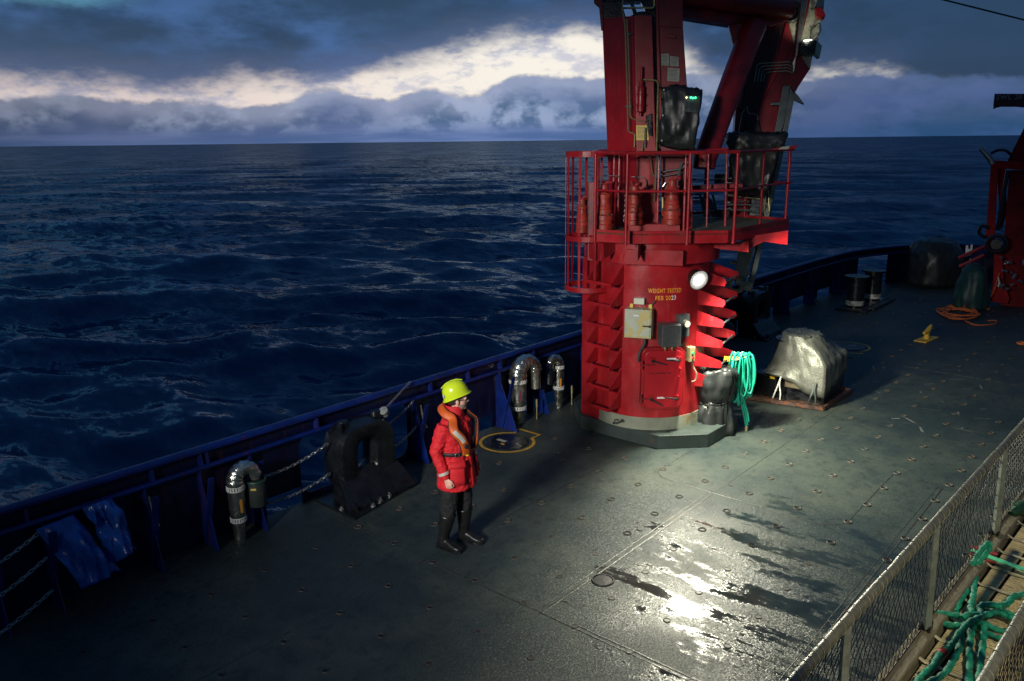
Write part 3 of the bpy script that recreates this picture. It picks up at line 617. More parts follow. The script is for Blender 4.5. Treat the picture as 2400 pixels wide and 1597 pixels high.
# ------------------------------------------------------------------ yellow cleat
cl = thing('deck_cleat', 'small yellow horn cleat on a rectangular plate in the middle of the far deck', 'cleat', (18.5, 4.35, 0))
c0, c1 = G(2155, 803), G(2186, 790); ax_ = (c1-c0).normalized(); bx_ = Vector((-ax_.y, ax_.x, 0)); cm = (c0+c1)/2
b = MB(); b.box(cm+Vector((0, 0, .012)), ((c1-c0).length*.95, .26, .024), (ax_, bx_, _z)); b.build('plate', YEL, cl, bevel=.004)
b = MB(); b.tube([cm+Vector((0, 0, .02)), cm+Vector((0, 0, .10)), cm+ax_*.05+Vector((0, 0, .17))], [.07, .05, .045], 12); b.build('horn_stem', YEL, cl, smooth=True)
b = MB(); b.tube([cm-ax_*.16+Vector((0, 0, .17)), cm+Vector((0, 0, .18)), cm+ax_*.12+Vector((0, 0, .24)), cm+ax_*.2+Vector((0, 0, .29))], [.03, .055, .05, .025], 12); b.build('horn', YEL, cl, smooth=True)
# ------------------------------------------------------------------ the red crane
cr = thing('deck_crane', 'big red pedestal crane with railed platform and folded jib in the middle of the deck', 'crane', CC)
OFF = 0.0
def K(px, py, w=0.0):                 # a measured point on the upright plane w metres nearer than the crane's axis
    q = CC+E2*(w+OFF); return V(px, py, q.x, q.y)
def C3(a, b, z): return CC + E1*a + E2*b + Vector((0, 0, z))
def tr(poly, w, thick, name, m, parent=cr, bevel=.006, **kw):    # a traced plate with real thickness
    P = [K(x, y, w(x, y) if callable(w) else w) for x, y in poly]; return MB().prism(P, -E2*thick).build(name, m, parent, bevel=bevel, **kw)
AX = (E1, -E2, _z)
# foundation and column
fx = [(9.46, 5.46), (9.96, 4.96), (10.9, 4.96), (11.35, 5.46), (11.35, 6.82), (10.9, 7.3), (9.96, 7.3), (9.46, 6.82)]
MB().prism([(x, y, 0) for x, y in fx], (0, 0, .20)).build('foundation', GREYG, cr, bevel=.008)
MB().lathe([(.835, .20), (.83, .385)], CC, 64).build('base_ring', mat('pale_base_paint', (.21, .23, .17), .5, 0, 3, .2, .15, 30, col2=(.20, .13, .03), th=(.56, .70)), cr, smooth=True)
MB().lathe([(.822, .385), (.82, 2.62)], CC, 96).build('column', RED, cr, smooth=True)
b = MB(); b.cyl(C3(-.47, .80, .27), C3(-.42, .98, .37), .018, 8); b.lathe([(.035, -.01), (.035, .02), (0, .03)], C3(-.42, .98, .37), 12); b.build('drain_valve', STEEL, cr, smooth=True)
# ladder-like cable fins, two stacks
LV = [.51, .81, 1.11, 1.41, 1.71, 2.01, 2.31]
def fin(z, a0, b0, da, db, L, h0=.17, h1=.055, zo=0.0):
    Dv = (E1*da+E2*db).normalized(); Nn = Dv.cross(_z)*.016; r0 = C3(a0, b0, z+zo)-Dv*.06
    L2 = L+.06; dr_ = _z*(-.07 if a0 > 0 else 0); P = [r0, r0+Dv*(L2-.03)+_z*.004+dr_, r0+Dv*L2+_z*(h1*.5)+dr_, r0+Dv*(L2-.02)+_z*h1+dr_, r0+_z*h0]
    MB().prism([p-Nn*.5 for p in P], Nn).build('fin', RED, cr, bevel=.003); return r0+Dv*(L2-.03)+_z*(h1*.5)+dr_
for k, z in enumerate(LV):
    if z > .6:
        t1 = fin(z-.02, .66, .48, .95, -.32, .41, .235, .11); t2 = fin(z, .82, -.06, .95, -.30, .47, .235, .11)
        MB().cyl(t1, t2, .014, 8).build('rung', STEEL, cr, smooth=True)
    s1 = fin(z, -.38, .73, -.45, .70, .33, .31, .02, -.01); s2 = fin(z, -.74, .42, -.45, .70, .33, .31, .02, -.01)
    e_ = (s1-s2).normalized(); s0 = s2-e_*.03; q = Vector((0, 0, -.012))
    P = [s0, s1+e_*.02]; dn = e_.cross(_z)
    if dn.dot(E2) < 0: dn = -dn
    MB().prism([P[0]+q, P[1]+q, P[1]+q-dn*.05, P[0]+q-dn*.05], (0, 0, .010)).build('shelf', RED, cr)
    MB().prism([P[0]+q, P[1]+q, P[1]+q+_z*.045, P[0]+q+_z*.045], dn*.010).build('shelf_lip', RED, cr)
MB().prism([C3(-.36, .74, .2), C3(-.99, .20, .2), C3(-.93, -.12, .2), C3(-.60, -.2, .2), C3(-.2, .5, .2)], (0, 0, 2.40)).build('fin_back_plate', RED, cr, bevel=.004)
# access hatch
def onface(a, z, out=0.0, half=True):
    bb = math.sqrt(max(.0, .82**2-a*a)); Nn = (E1*a+E2*bb).normalized(); return CC+E1*a+E2*bb+_z*z+Nn*out, (Nn.cross(_z)*-1, Nn, _z)
hc, hax = onface(.19, .985, .085); hx = (hax[0] if hax[0].dot(E1) > 0 else -hax[0], hax[1], _z)
def rrect(w, h, r, c, ax, n=6):
    P = []
    for sx, sz, a0 in ((1, 1, 0), (-1, 1, 90), (-1, -1, 180), (1, -1, 270)):
        for i in range(n+1):
            a = R_(a0+90*i/n); P.append(c+ax[0]*(sx*(w/2-r)+r*math.cos(a))+ax[2]*(sz*(h/2-r)+r*math.sin(a)))
    return P
b = MB(); b.prism(rrect(.60, .90, .10, hc-hx[1]*.14, hx), hx[1]*.13); b.build('hatch_coaming', RED, cr, bevel=.004)
door = MB().prism(rrect(.54, .83, .09, hc, hx), hx[1]*.028).build('hatch_door', mat('hatch_red', (.36, .008, .016), .38, 0, 2, .12, .08, 30), cr, bevel=.006)
def hp(u, v, o_=.03): return hc+hx[0]*u+hx[2]*v+hx[1]*o_
for u, v, du, dv_ in ((-.17, .28, .20, -.06), (.20, .28, -.20, .01), (-.17, -.28, .17, -.10), (.19, -.28, -.19, .03)):
    b = MB(); b.cyl(hp(u, v), hp(u, v, .07), .022, 12); b.tube([hp(u, v, .065), hp(u+du*.5, v+dv_*.5, .062), hp(u+du, v+dv_, .055)], [.013, .012, .007], 8); b.build('dog_handle', DARKM, door, smooth=True)
    b = MB(); b.prism([hp(u-.035, v+.05, .028), hp(u+.035, v+.045, .028), hp(u+.02, v-.02, .028), hp(u-.03, v-.02, .028)], hx[1]*.02); b.build('dog_lug', RED, door)
for v in (.22, -.27):
    b = MB(); b.box(hp(-.24, v, .04), (.20, .018, .022), (hx[0], hx[1], _z)); b.cyl(hp(-.315, v-.06, .03), hp(-.315, v+.06, .03), .018, 10); b.build('hinge', REDD, door, smooth=True)
b = MB(); b.tube([hp(.22, .17), hp(.22, .17, .08), hp(.22, .04, .08), hp(.22, .04)], .011, 8); b.build('grab_handle', RED, door, smooth=True)
for u, v, w_ in ((.10, .30, .13), (-.03, -.265, .11)):
    b = MB(); b.box(hp(u, v, .031), (w_, .004, .024), hx); b.build('white_label', WHITE, door)
b = MB()
for k in range(5):
    for j in range([5, 7, 4, 4, 0][k]): b.box(hp(-.20+.085*k+.0125*j+.01*(k > 1), .095, .0305), (.009, .003, .012), hx)
b.build('stencilled_line', DARKM, door)
# cabinets on the column
def cab(a, z, w, h, dp, m, name, tilt=0):
    c, ax = onface(a, z, dp/2-.01); ax = (ax[0] if ax[0].dot(E1) > 0 else -ax[0], ax[1], _z); o_ = MB().box(c, (w, dp, h), ax).build(name, m, cr, bevel=.006); return o_, c, ax
c1_, cc_, ax1 = cab(-.13, 1.79, .37, .40, .20, BEIGE, 'junction_cabinet')
b = MB(); b.box(cc_+ax1[1]*.106, (.34, .014, .37), ax1); b.build('cabinet_door', BEIGE, c1_, bevel=.004)
b = MB(); b.box(cc_+ax1[1]*.125+ax1[0]*.12-_z*.02, (.10, .02, .016), ax1); b.cyl(cc_+ax1[1]*.11+ax1[0]*.165-_z*.02, cc_+ax1[1]*.14+ax1[0]*.165-_z*.02, .016, 10); b.build('latch', DARKM, c1_)
for u in (-.12, .14):
    b = MB(); b.box(cc_+ax1[0]*u+_z*.225-ax1[1]*.06, (.045, .015, .05), ax1); b.build('mounting_lug', PAPY, c1_)
b = MB(); b.box(cc_+ax1[1]*.115-ax1[0]*.02+_z*.12, (.07, .003, .02), ax1); b.build('name_plate', WHITE, c1_)
c2_, c2c, ax2 = cab(.43, 1.73, .17, .32, .10, GREYC, 'back_plate')
b = MB(); b.cyl(c2c+ax2[1]*.03+ax2[0]*.0+_z*.04, c2c+ax2[1]*.12+_z*.04, .052, 20); g1 = b.build('pressure_gauge', STEEL, cr, smooth=True)
b = MB(); b.cyl(c2c+ax2[1]*.121+_z*.04, c2c+ax2[1]*.123+_z*.04, .044, 20); b.build('gauge_face', PAP, g1)
c3_, c3c, ax3 = cab(.24, 1.63, .27, .31, .22, GREYC, 'control_box'); b = MB(); b.box(c3c+ax3[1]*.112, (.255, .008, .295), ax3); b.build('box_lid', mat('dark_lid', (.055, .06, .06), .45, 0, 30, .2), c3_, bevel=.003)
for u in (-.05, .05):
    b = MB(); b.cyl(c3c+ax3[0]*u-_z*.155, c3c+ax3[0]*u-_z*.20, .022, 10); b.cyl(c3c+ax3[0]*u-_z*.20, c3c+ax3[0]*u-_z*.225+ax3[1]*.02, .014, 10); b.build('cable_gland', BRASS, c3_)
cab(-.14, 2.085, .145, .085, .09, mat('pale_box', (.62, .66, .50), .4), 'terminal_box')
c5_, c5c, ax5 = cab(.55, 1.30, .10, .21, .10, mat('khaki_box', (.22, .20, .10), .5, 0, 20, .2), 'button_box')
for k, (m_, zz) in enumerate(((mat('green_button', (.02, .25, .08), .4), .02), (mat('red_button', (.5, .02, .02), .4), -.05))):
    b = MB(); b.cyl(c5c+ax5[1]*.05+_z*zz, c5c+ax5[1]*.07+_z*zz, .018, 12); b.build('push_button', m_, c5_)
def wire(pts, r, m, name, parent=cr, n=6): return MB().tube(smooth_path(pts, n), r, 8).build(name, m, parent, smooth=True)
p0 = cc_-_z*.2+ax1[0]*.08; wire([p0, p0-_z*.10, p0-_z*.22-ax1[0]*.06, p0-_z*.34-ax1[0]*.07, p0-_z*.37-ax1[0]*.04-ax1[1]*.08], .018, GREYG, 'conduit')
p0 = onface(-.06, 2.07, .04)[0]; wire([p0, p0+E1*.05-_z*.04, p0+E1*.11-_z*.01, p0+E1*.13+_z*.03], .006, GREYG, 'cable')
p0 = onface(.57, 1.19, .07)[0]; wire([p0, p0-_z*.08+E1*.01, p0-_z*.18+E1*.06, p0-_z*.27+E1*.05, p0-_z*.30], .011, WOOD, 'cable')
# stencilled words, bent round the column
def wrap(txt, size, a_mid, z, m, width=.46):
    vs, fs = text_mesh(txt, size); kx = width/(max(v[0] for v in vs)-min(v[0] for v in vs)); vs = [(v[0]*kx, v[1], 0) for v in vs]; th0 = math.asin(a_mid/.82); P = []
    for v in vs:
        th = th0 + v[0]/.824; P.append(CC+E1*(.824*math.sin(th))+E2*(.824*math.cos(th))+_z*(z+v[1]))
    b = MB(); b.add(P, fs); return b.build('stencil_text', m, cr)
OT = mat('stencil_orange', (.85, .36, .03), .5); wrap('WEIGHT TESTED', .084, .20, 2.195, OT, .47); w2 = wrap('FEB 2023', .084, .21, 2.095, OT, .29)
w2.data.materials.append(WHITE); xs2 = [(w2.data.vertices[p.vertices[0]].co-CC).dot(E1) for p in w2.data.polygons]
mid2 = min(xs2)+(max(xs2)-min(xs2))*.765
for p, x in zip(w2.data.polygons, xs2): p.material_index = 1 if x > mid2 else 0
# floodlight on the column
fl = thing('floodlight', 'lit floodlight bolted to the front of the red crane column beside the lettering', 'floodlight', LAMP)
_n = (E2*.62+Vector((0, -.62, 0))-_z*.28).normalized(); _s = _n.cross(_z).normalized()*-1; La = (_s, _n, _s.cross(_n).normalized())
b = MB(); b.lathe([(.05, -.16), (.11, -.13), (.14, -.02), (.145, .0), (.138, .004), (.13, -.004)], LAMP, 28, (La[0], La[2], La[1])); b.build('housing', DARKM, fl, smooth=True)
b = MB(); b.lathe([(0, .0), (.055, .0), (.055, .004), (.04, .012), (.0, .016)], LAMP, 28, (La[0], La[2], La[1])); b.build('lit_glass', LENS, fl)
for r0_, r1_, e_s in ((.056, .074, 1.3), (.074, .090, .85), (.090, .106, .5), (.106, .122, .28), (.122, .138, .12)):  # glowing rings added to imitate glare around the lens, dimmer outwards
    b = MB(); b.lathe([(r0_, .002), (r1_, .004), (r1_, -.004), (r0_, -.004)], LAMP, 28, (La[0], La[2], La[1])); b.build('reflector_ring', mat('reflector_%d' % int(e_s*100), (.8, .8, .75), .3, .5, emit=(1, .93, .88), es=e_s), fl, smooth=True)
b = MB(); b.box(LAMP-La[1]*.12, (.05, .12, .05), La); b.build('bracket', DARKM, fl)
# slewing ring
MB().lathe([(.84, 2.60), (.96, 2.60), (.96, 2.93), (.84, 2.93)], CC, 72).build('slew_ring', RED, cr, smooth=True)
# platform
PF = [(9.04, 6.60), (9.10, 5.77), (9.91, 4.80), (11.94, 4.82), (12.35, 6.2), (11.6, 7.3), (9.6, 7.5)]
Z0, Z1 = 2.91, 3.075
PFa = [G(1389, 566, Z0), G(1479, 572, Z0), G(1705, 570, Z0), G(1848, 538, Z0)]
PFb = [(q.x, q.y) for q in PFa] + [(12.3, 6.4), (11.7, 7.3), (10.75, 7.45)]
MB().prism([(x, y, Z0+.11) for x, y in PFb], (0, 0, .02)).build('platform_floor', GRT, cr)
n = len(PFb); cpf = Vector((sum(p[0] for p in PFb)/n, sum(p[1] for p in PFb)/n, 0))
for i in range(n):
    a, c = Vector((*PFb[i], 0)), Vector((*PFb[(i+1) % n], 0)); nn = (c-a).cross(_z).normalized()
    if nn.dot(cpf-a) > 0: nn = -nn
    b = MB(); b.prism([a+_z*Z0, c+_z*Z0, c+_z*Z1, a+_z*Z1], -nn*.014); b.build('kick_plate', RED, cr)
    if i in (3,):
        pass
for px, py in ((1412, 569), (1493, 574)):
    q = G(px, py, Z0); D_ = (Vector((CC.x, CC.y, 0))-Vector((q.x, q.y, 0))).normalized(); Nn = D_.cross(_z)*.014; q.z = Z0-.002
    MB().prism([q, q-_z*.20+D_*.01, q+D_*.05-_z*.215, q+D_*.75-_z*.04, q+D_*.75], Nn).build('platform_gusset', REDD, cr)
MB().prism([K(1470, 585, .98), K(1602, 588, .98), K(1600, 624, .98), K(1456, 620, .98)], -E2*.10).build('ring_cheek', RED, cr, bevel=.004)
tr([(1745, 556), (1848, 540), (1846, 574), (1790, 567), (1745, 590), (1735, 590)], .25, .02, 'platform_gusset', RED)
tr([(1640, 573), (1755, 566), (1755, 592), (1690, 585)], .45, .02, 'platform_gusset', RED)
# railings
RT = 4.08
bot = [(1394, 538), (1467, 546), (1611, 545), (1720, 541), (1781, 524), (1841, 513)]
rp = [G(x, y, Z1) for x, y in bot]; ctr = Vector((CC.x, CC.y, 0))
for i, q in enumerate(rp): b = MB(); b.cyl(Vector((q.x, q.y, Z0)), Vector((q.x, q.y, RT-.01)), .022, 10); b.build('railing_post', RED, cr, smooth=True)
def rail(z, r, pts, name): b = MB(); b.tube([Vector((q.x, q.y, z)) for q in pts], r, 10); return b.build(name, RED, cr, smooth=True)
back = [Vector((x, y, 0)) for x, y in PFb[3:]]
rail(RT, .024, rp[:2], 'top_rail'); rail(RT, .024, rp[1:4], 'top_rail'); rail(RT, .022, rp[3:], 'top_rail'); rail(3.60, .015, rp[:2], 'mid_rail'); rail(3.60, .015, rp[1:4], 'mid_rail'); rail(3.60, .015, rp[3:], 'mid_rail')
bp = [back[0], back[0].lerp(back[1], .5), back[1], back[1].lerp(back[2], .5), back[2], back[2].lerp(back[3], .45), back[3]]
for q in bp[1:]: b = MB(); b.cyl(Vector((q.x, q.y, Z0)), Vector((q.x, q.y, RT)), .022, 10); b.build('railing_post', RED, cr, smooth=True)
rail(RT, .022, bp, 'top_rail'); rail(3.60, .015, bp, 'mid_rail')
# inner frame with chain and second rail
for px in (1474, 1608): b = MB(); b.cyl(K(px-6, 541, .80), K(px, 360, .80), .018, 8); b.build('inner_post', RED, cr, smooth=True)
for px, w_ in ((1545, .6), (1440, .5), (1452, .5), (1661, .2), (1704, .1)): b = MB(); b.cyl(K(px-5, 540, w_), K(px, 362 if px < 1600 else 352, w_), .016, 8); b.build('inner_post', RED, cr, smooth=True)
for p_, q_, r_ in ((K(1474, 361, .8), K(1610, 361, .8), .018), (K(1612, 355, .3), K(1706, 350, .2), .020), (K(1474, 446, .8), K(1608, 450, .8), .013)):
    b = MB(); b.cyl(p_, q_, r_, 8); b.build('inner_rail', RED, cr, smooth=True)
tr([(1818, 347), (1874, 340), (1858, 351), (1803, 352)], .1, .02, 'reading_shelf', RED); tr([(1830, 345), (1852, 342), (1848, 350), (1824, 351)], .13, .004, 'shelf_paper', PAP)
# ladder cage
cg = G(1382, 668, 2.2); cg.z = 0; cR = .36
def hoop(z, h, part=1.0):
    b = MB(); rings = []; n_ = 40; m_ = int(n_*part); a0 = math.atan2(E1.y, E1.x)+R_(30)
    out = [cg+Vector((math.cos(a0+2*math.pi*i/n_), math.sin(a0+2*math.pi*i/n_), 0))*cR for i in range(m_+1)]
    inn = [cg+(p-cg)*.975 for p in out]; k = len(out)
    vs = [p+_z*z for p in out]+[p+_z*(z+h) for p in out]+[p+_z*z for p in inn]+[p+_z*(z+h) for p in inn]; fs = []
    for i in range(k-1): fs += [(i, i+1, k+i+1, k+i), (2*k+i, 3*k+i, 3*k+i+1, 2*k+i+1), (k+i, k+i+1, 3*k+i+1, 3*k+i), (i, 2*k+i, 2*k+i+1, i+1)]
    b.add(vs, fs); return b.build('cage_hoop', RED, cr)
hoop(2.14, .07); hoop(2.86, .07, .86); hoop(4.02, .075, .86)
for th in range(0, 360, 36):
    q = cg+Vector((math.cos(R_(th+10)), math.sin(R_(th+10)), 0))*cR*.985; dv2 = (cg-q).normalized()
    if dv2.dot(-E1) > .55 or dv2.dot(E2) < -2: z1 = 2.86
    else: z1 = 4.05
    b = MB(); b.box(q+_z*((2.15+z1)/2), (.008, .035, z1-2.15), (dv2, dv2.cross(_z), _z)); b.build('cage_bar', RED, cr)
b = MB(); b.box(K(1384, 520, .35), (.09, .03, 1.1), AX); b.build('ladder_stile', REDD, cr)
# swivel gear: slewing motors
def motor(px, w, base, h, r, label=None):
    q = K(px, 500, w); q.z = base; b = MB(); s = h
    prof = [(0, 0), (1.25, 0), (1.25, .10), (1.12, .12), (1.12, .19), (1.25, .20), (1.22, .30), (1.05, .32), (1.05, .42), (.95, .44), (.98, .50), (.85, .53), (.85, .66), (.95, .67), (.95, .75), (.7, .78), (.55, .84), (.50, .95), (.2, 1.0), (0, 1.0)]
    b.lathe([(a*r, z*s) for a, z in prof], q, 20); m_ = b.build('slewing_motor', mat('motor_red', (.34, .03, .018), .45, 0, 9, .35, .3, 60, col2=(.12, .09, .03), th=(.56, .68)), cr, smooth=True)
    b = MB()
    for j in range(9): th = 2*math.pi*j/9; b.cyl(q+Vector((math.cos(th), math.sin(th), 0))*r*1.12+_z*(s*.31), q+Vector((math.cos(th), math.sin(th), 0))*r*1.12+_z*(s*.345), r*.10, 6)
    b.build('flange_bolts', DARKM, m_)
    b = MB(); b.tube([q+_z*s*.92, q+_z*s*1.02+E1*.04, q+_z*s*1.0+E1*.10], .03, 8); b.build('motor_port', REDD, m_, smooth=True)
motor(1416, .75, 3.06, .62, .105); motor(1486, .85, 3.14, .52, .10); motor(1574, .80, 3.14, .60, .105); motor(1364, .2, 2.95, .5, .08)
tr([(1471, 526), (1594, 526), (1594, 547), (1471, 547)], .78, .3, 'motor_bed', RED)
# tower (king post)
def sect(pts): return [K(x, y, w) for x, y, w in pts]
bot_ = sect([(1432, 560, .0), (1490, 560, .40), (1495, 560, .43), (1543, 560, .43), (1543, 560, -.35), (1436, 560, -.35)])
top_ = sect([(1411, 43, .0), (1482, 39, .40), (1488, 37, .43), (1528, 36, .43), (1528, 36, -.35), (1416, 43, -.35)])
MB().loft([bot_, top_]).build('tower', RED, cr, bevel=.006)
tr([(1391, -60), (1412, -60), (1414, 70), (1409, 72), (1404, 18), (1392, 8)], .02, .06, 'tower_flange', REDD)
tr([(1408, -80), (1532, -80), (1532, 2), (1412, 6)], -.1, .3, 'head_plate', BLK); tr([(1408, 5), (1456, 4), (1468, 44), (1412, 46)], .0, .2, 'head_plate', BLK); tr([(1495, 28), (1532, 24), (1532, 44), (1470, 42)], .0, .2, 'head_plate', BLK)
tr([(1500, 2), (1532, 0), (1532, 26), (1512, 26)], .0, .2, 'head_plate', BLK)
tr([(1474, 2), (1482, 2), (1494, 32), (1484, 33)], .0, .06, 'head_slat', BLK); tr([(1458, 17), (1508, 16), (1508, 20), (1458, 21)], .01, .05, 'head_slat', BLK)
tr([(1521, -60), (1544, -60), (1552, 350), (1530, 350)], .28, .5, 'cable_slot', BLK)
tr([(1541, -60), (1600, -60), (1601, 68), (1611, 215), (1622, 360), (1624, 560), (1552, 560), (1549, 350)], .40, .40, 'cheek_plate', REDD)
tr([(1537, -60), (1543, -60), (1544, 62), (1549, 220), (1556, 340), (1550, 340), (1541, 215), (1538, 62)], .44, .06, 'cheek_edge', RED)
tr([(1541, -60), (1600, -60), (1601, 66), (1543, 62)], .42, .03, 'head_doubler', REDD)
for P in ([(1550, 127), (1568, 126), (1568, 155), (1550, 153)], [(1570, 132), (1591, 134), (1591, 156), (1570, 155)], [(1565, 159), (1593, 161), (1592, 192), (1564, 190)]):
    pl_ = tr(P, .412, .005, 'load_chart', PAP, bevel=0)
    b = MB(); x0, y0, x1, y1 = P[0][0]+2, P[0][1]+3, P[2][0]-2, P[2][1]-3; yy = y0
    while yy < y1: b.prism([K(x0, yy, .4135), K(x1-random.random()*5, yy, .4135), K(x1-random.random()*5, yy+.8, .4135), K(x0, yy+.8, .4135)], -E2*.001); yy += 3
    b.build('chart_lines', GREYC, pl_)
tr([(1560, 78), (1585, 82), (1585, 91), (1561, 89)], .42, .02, 'small_bracket', REDD)
yp = tr([(1491, 294), (1519, 294), (1521, 329), (1491, 329)], .445, .004, 'yellow_notice', PAPY, bevel=0)
b = MB()
for yy in range(299, 326, 3): b.prism([K(1494, yy, .4465), K(1516-random.random()*8, yy, .4465), K(1516-random.random()*8, yy+.9, .4465), K(1494, yy+.9, .4465)], -E2*.001)
b.build('notice_lines', GREYC, yp)
# accumulator and hydraulic lines on the tower
q1, q0 = K(1504, 155, .50), K(1501, 272, .50); b = MB(); dd = q1-q0
prof = [(0, .0), (.018, .0), (.018, .06), (.05, .09), (.05, .20), (.062, .21), (.062, .23), (.048, .24), (.048, .42), (.062, .43), (.062, .45), (.048, .46), (.048, .58), (.03, .62), (.03, .70), (.017, .71), (.017, .98), (0, 1)]
L_ = dd.length; b.lathe([(a, z*L_) for a, z in prof], q0, 18, (E1, -E2, dd.normalized())); b.build('accumulator', RED, cr, smooth=True)
def pline(pts, r=.010, m=BRASS, w=.47, name='hydraulic_pipe'):
    P = [K(*p[:2], p[2] if len(p) > 2 else w) for p in pts]; out = [P[0]]
    for i in range(1, len(P)-1):
        a, c, d_ = P[i-1], P[i], P[i+1]; rr = min(.06, (a-c).length*.4, (d_-c).length*.4)
        A_, B_ = c+(a-c).normalized()*rr, c+(d_-c).normalized()*rr
        out += [A_*(1-u)**2+c*(2*u*(1-u))+B_*u**2 for u in (0, .25, .5, .75, 1)]
    out.append(P[-1]); return MB().tube(out, r, 7).build(name, m, cr, smooth=True)
pline([(1463, -20), (1458, 18), (1465, 60), (1470, 200), (1472, 310), (1488, 313), (1487, 345)]); pline([(1463, 18), (1535, 19), (1530, -20)]); pline([(1469, 45), (1472, 90), (1475, 180), (1477, 278), (1512, 286)])
pline([(1505, 187), (1543, 189), (1541, 250), (1538, 380), (1534, 472)], .012); pline([(1508, 330), (1505, 362), (1525, 368), (1530, 410), (1536, 414)]); pline([(1480, 415), (1514, 417), (1516, 445)], .008, SILP); pline([(1407, 440), (1408, 412), (1450, 413)], .008, SILP, .6)
pline([(1478, 425), (1482, 432), (1475, 445)], .008, SILP); pline([(1553, 438), (1562, 425), (1568, 445)], .008, SILP); pline([(1545, 405), (1600, 395), (1612, 380)], .014, GREYC); pline([(1545, 415), (1600, 405)], .010, GREYC)
pline([(1592, 435), (1592, 400), (1600, 380)], .020, GREYC, .5, 'hose'); b = MB(); b.cyl(K(1553, 462, .5), K(1554, 505, .5), .022, 10); b.build('filter', BRASS, cr, smooth=True)
for x, y in ((1470, 80), (1471, 250)):
    b = MB(); b.box(K(x+2, y, .46), (.09, .03, .03), AX); b.build('pipe_clamp', GREYG, cr, bevel=.005)
tr([(1513, 272), (1527, 266), (1529, 320), (1520, 318)], .48, .05, 'valve_block', BLK); b = MB(); b.cyl(K(1512, 300, .5), K(1511, 346, .5), .009, 8); b.build('lever', DARKM, cr)
OFF = -1.2
for k in range(9):                                                    # pipe runs behind the rail
    y = [392, 400, 418, 428, 448, 455, 472, 480, 492][k]; pline([(1632 if k % 3 else 1712, y+4, .15), (1700, y+1, .12), (1722+6*k, y, .1), (1755, y+3, .1)][(1 if k % 2 else 0):], .009, SILP)
pline([(1700, 458), (1790, 468), (1798, 480), (1803, 500), (1800, 425)], .009, BRASS, .05); pline([(1700, 478), (1785, 483)], .009, SILP, .05); pline([(1702, 490), (1782, 498)], .009, SILP, .05); pline([(1792, 505), (1795, 440)], .009, BRASS, .05); pline([(1618, 510), (1680, 497), (1712, 488)], .011, SILP, .1); pline([(1620, 480), (1700, 470)], .010, SILP, .1)
b = MB()
for k in range(7): b.cyl(K(1640+5*k, 455+6*(k % 3), .1), K(1652+5*k, 508-5*(k % 2), .1), .018, 7)
for k in range(4): b.torus(K(1634, 448+8*k, .15), .07, .014, 16, 6)
b.build('valve_cluster', GREYC, cr, smooth=True)
b = MB(); b.box(K(1692, 500, .1), (.22, .16, .12), AX); b.box(K(1688, 425, .05), (.18, .1, .22), AX); b.build('valve_block', DARKM, cr, bevel=.01)
OFF = 0.0
tr([(1615, 436), (1740, 430), (1742, 440), (1616, 446)], .0, .2, 'lower_beam', REDD)
# top beam, winch drum tube, luffing ram
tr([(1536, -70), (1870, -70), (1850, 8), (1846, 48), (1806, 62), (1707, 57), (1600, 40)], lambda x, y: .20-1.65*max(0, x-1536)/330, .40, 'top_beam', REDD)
b = MB(); b.tube([K(1585, -18, .20), K(1620, -12, .0), K(1846, 22, -1.15)], [.10, .135, .150], 28); b.build('beam_cylinder', REDD, cr, smooth=True)
tr([(1707, 56), (1750, 56), (1745, 120), (1722, 118), (1715, 90)], -.75, .10, 'ram_lug', REDD); tr([(1715, 50), (1840, 50), (1795, 190), (1770, 280), (1752, 300), (1726, 240), (1755, 120)], -1.55, .10, 'gap_shade_sheet', mat('shaded_black_red', (.05, .012, .016), .45))  # the near-black sheet stands in for the shadow between ram and jib
b = MB(); b.tube([K(1650, 395, .0), K(1652, 372, -.02), K(1718, 190, -.48), K(1768, 60, -.85)], [.155, .165, .170, .178], 30); b.build('luffing_ram', REDD, cr, smooth=True)
# folded jib
OFF = -1.6
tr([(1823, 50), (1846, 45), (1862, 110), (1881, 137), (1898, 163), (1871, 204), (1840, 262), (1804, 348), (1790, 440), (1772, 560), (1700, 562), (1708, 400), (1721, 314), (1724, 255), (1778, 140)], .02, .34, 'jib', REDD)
tr([(1840, 60), (1846, 45), (1858, 105), (1800, 215), (1778, 258), (1815, 160)], .045, .02, 'jib_doubler', RED)
tr([(1838, -60), (1936, -60), (1931, 20), (1921, 60), (1918, 96), (1903, 138), (1899, 163), (1878, 136), (1862, 110), (1846, 45)], .0, .30, 'jib_head', WEATH)
tr([(1888, -60), (1912, -60), (1872, 125), (1860, 130)], .06, .07, 'jib_strip', REDD)
b = MB(); b.torus(K(1852, 28, .05), .13, .035, 20, 8, (E1, _z, E2)); b.cyl(K(1852, 28, -.1), K(1852, 28, .12), .08, 18); b.build('hinge_pin', DARKM, cr, smooth=True)
tr([(1912, 18), (1926, 16), (1935, 34), (1932, 46), (1914, 40)], .12, .2, 'sheave_box', REDD)
for k in range(4):
    pline([(1768+7*k, 192, .06), (1775+6*k, 149+7*k, .06), (1852-2*k, 145+7*k, .06), (1857+k, 154+6*k, .06), (1874-k*3, 112+8*k, .08), (1892-4*k, 0, .08), (1898-4*k, -30, .08)], .008, SILP)
pline([(1730, 315, .05), (1740, 262, .05), (1752, 250, .05)], .010, SILP); pline([(1752, 252, .05), (1752, 266, .05), (1775, 268, .05), (1778, 296, .05)], .007, SILP); pline([(1743, 235, .06), (1752, 222, .06), (1749, 206, .06)], .016, GREYG)
tr([(1750, 285), (1778, 282), (1784, 312), (1744, 314)], .08, .08, 'valve_block', DARKM)
pline([(1898, 110, .1), (1900, 70, .15), (1922, 52, .2), (1925, 75, .2), (1905, 92, .15)], .008, BLK, name='cable')
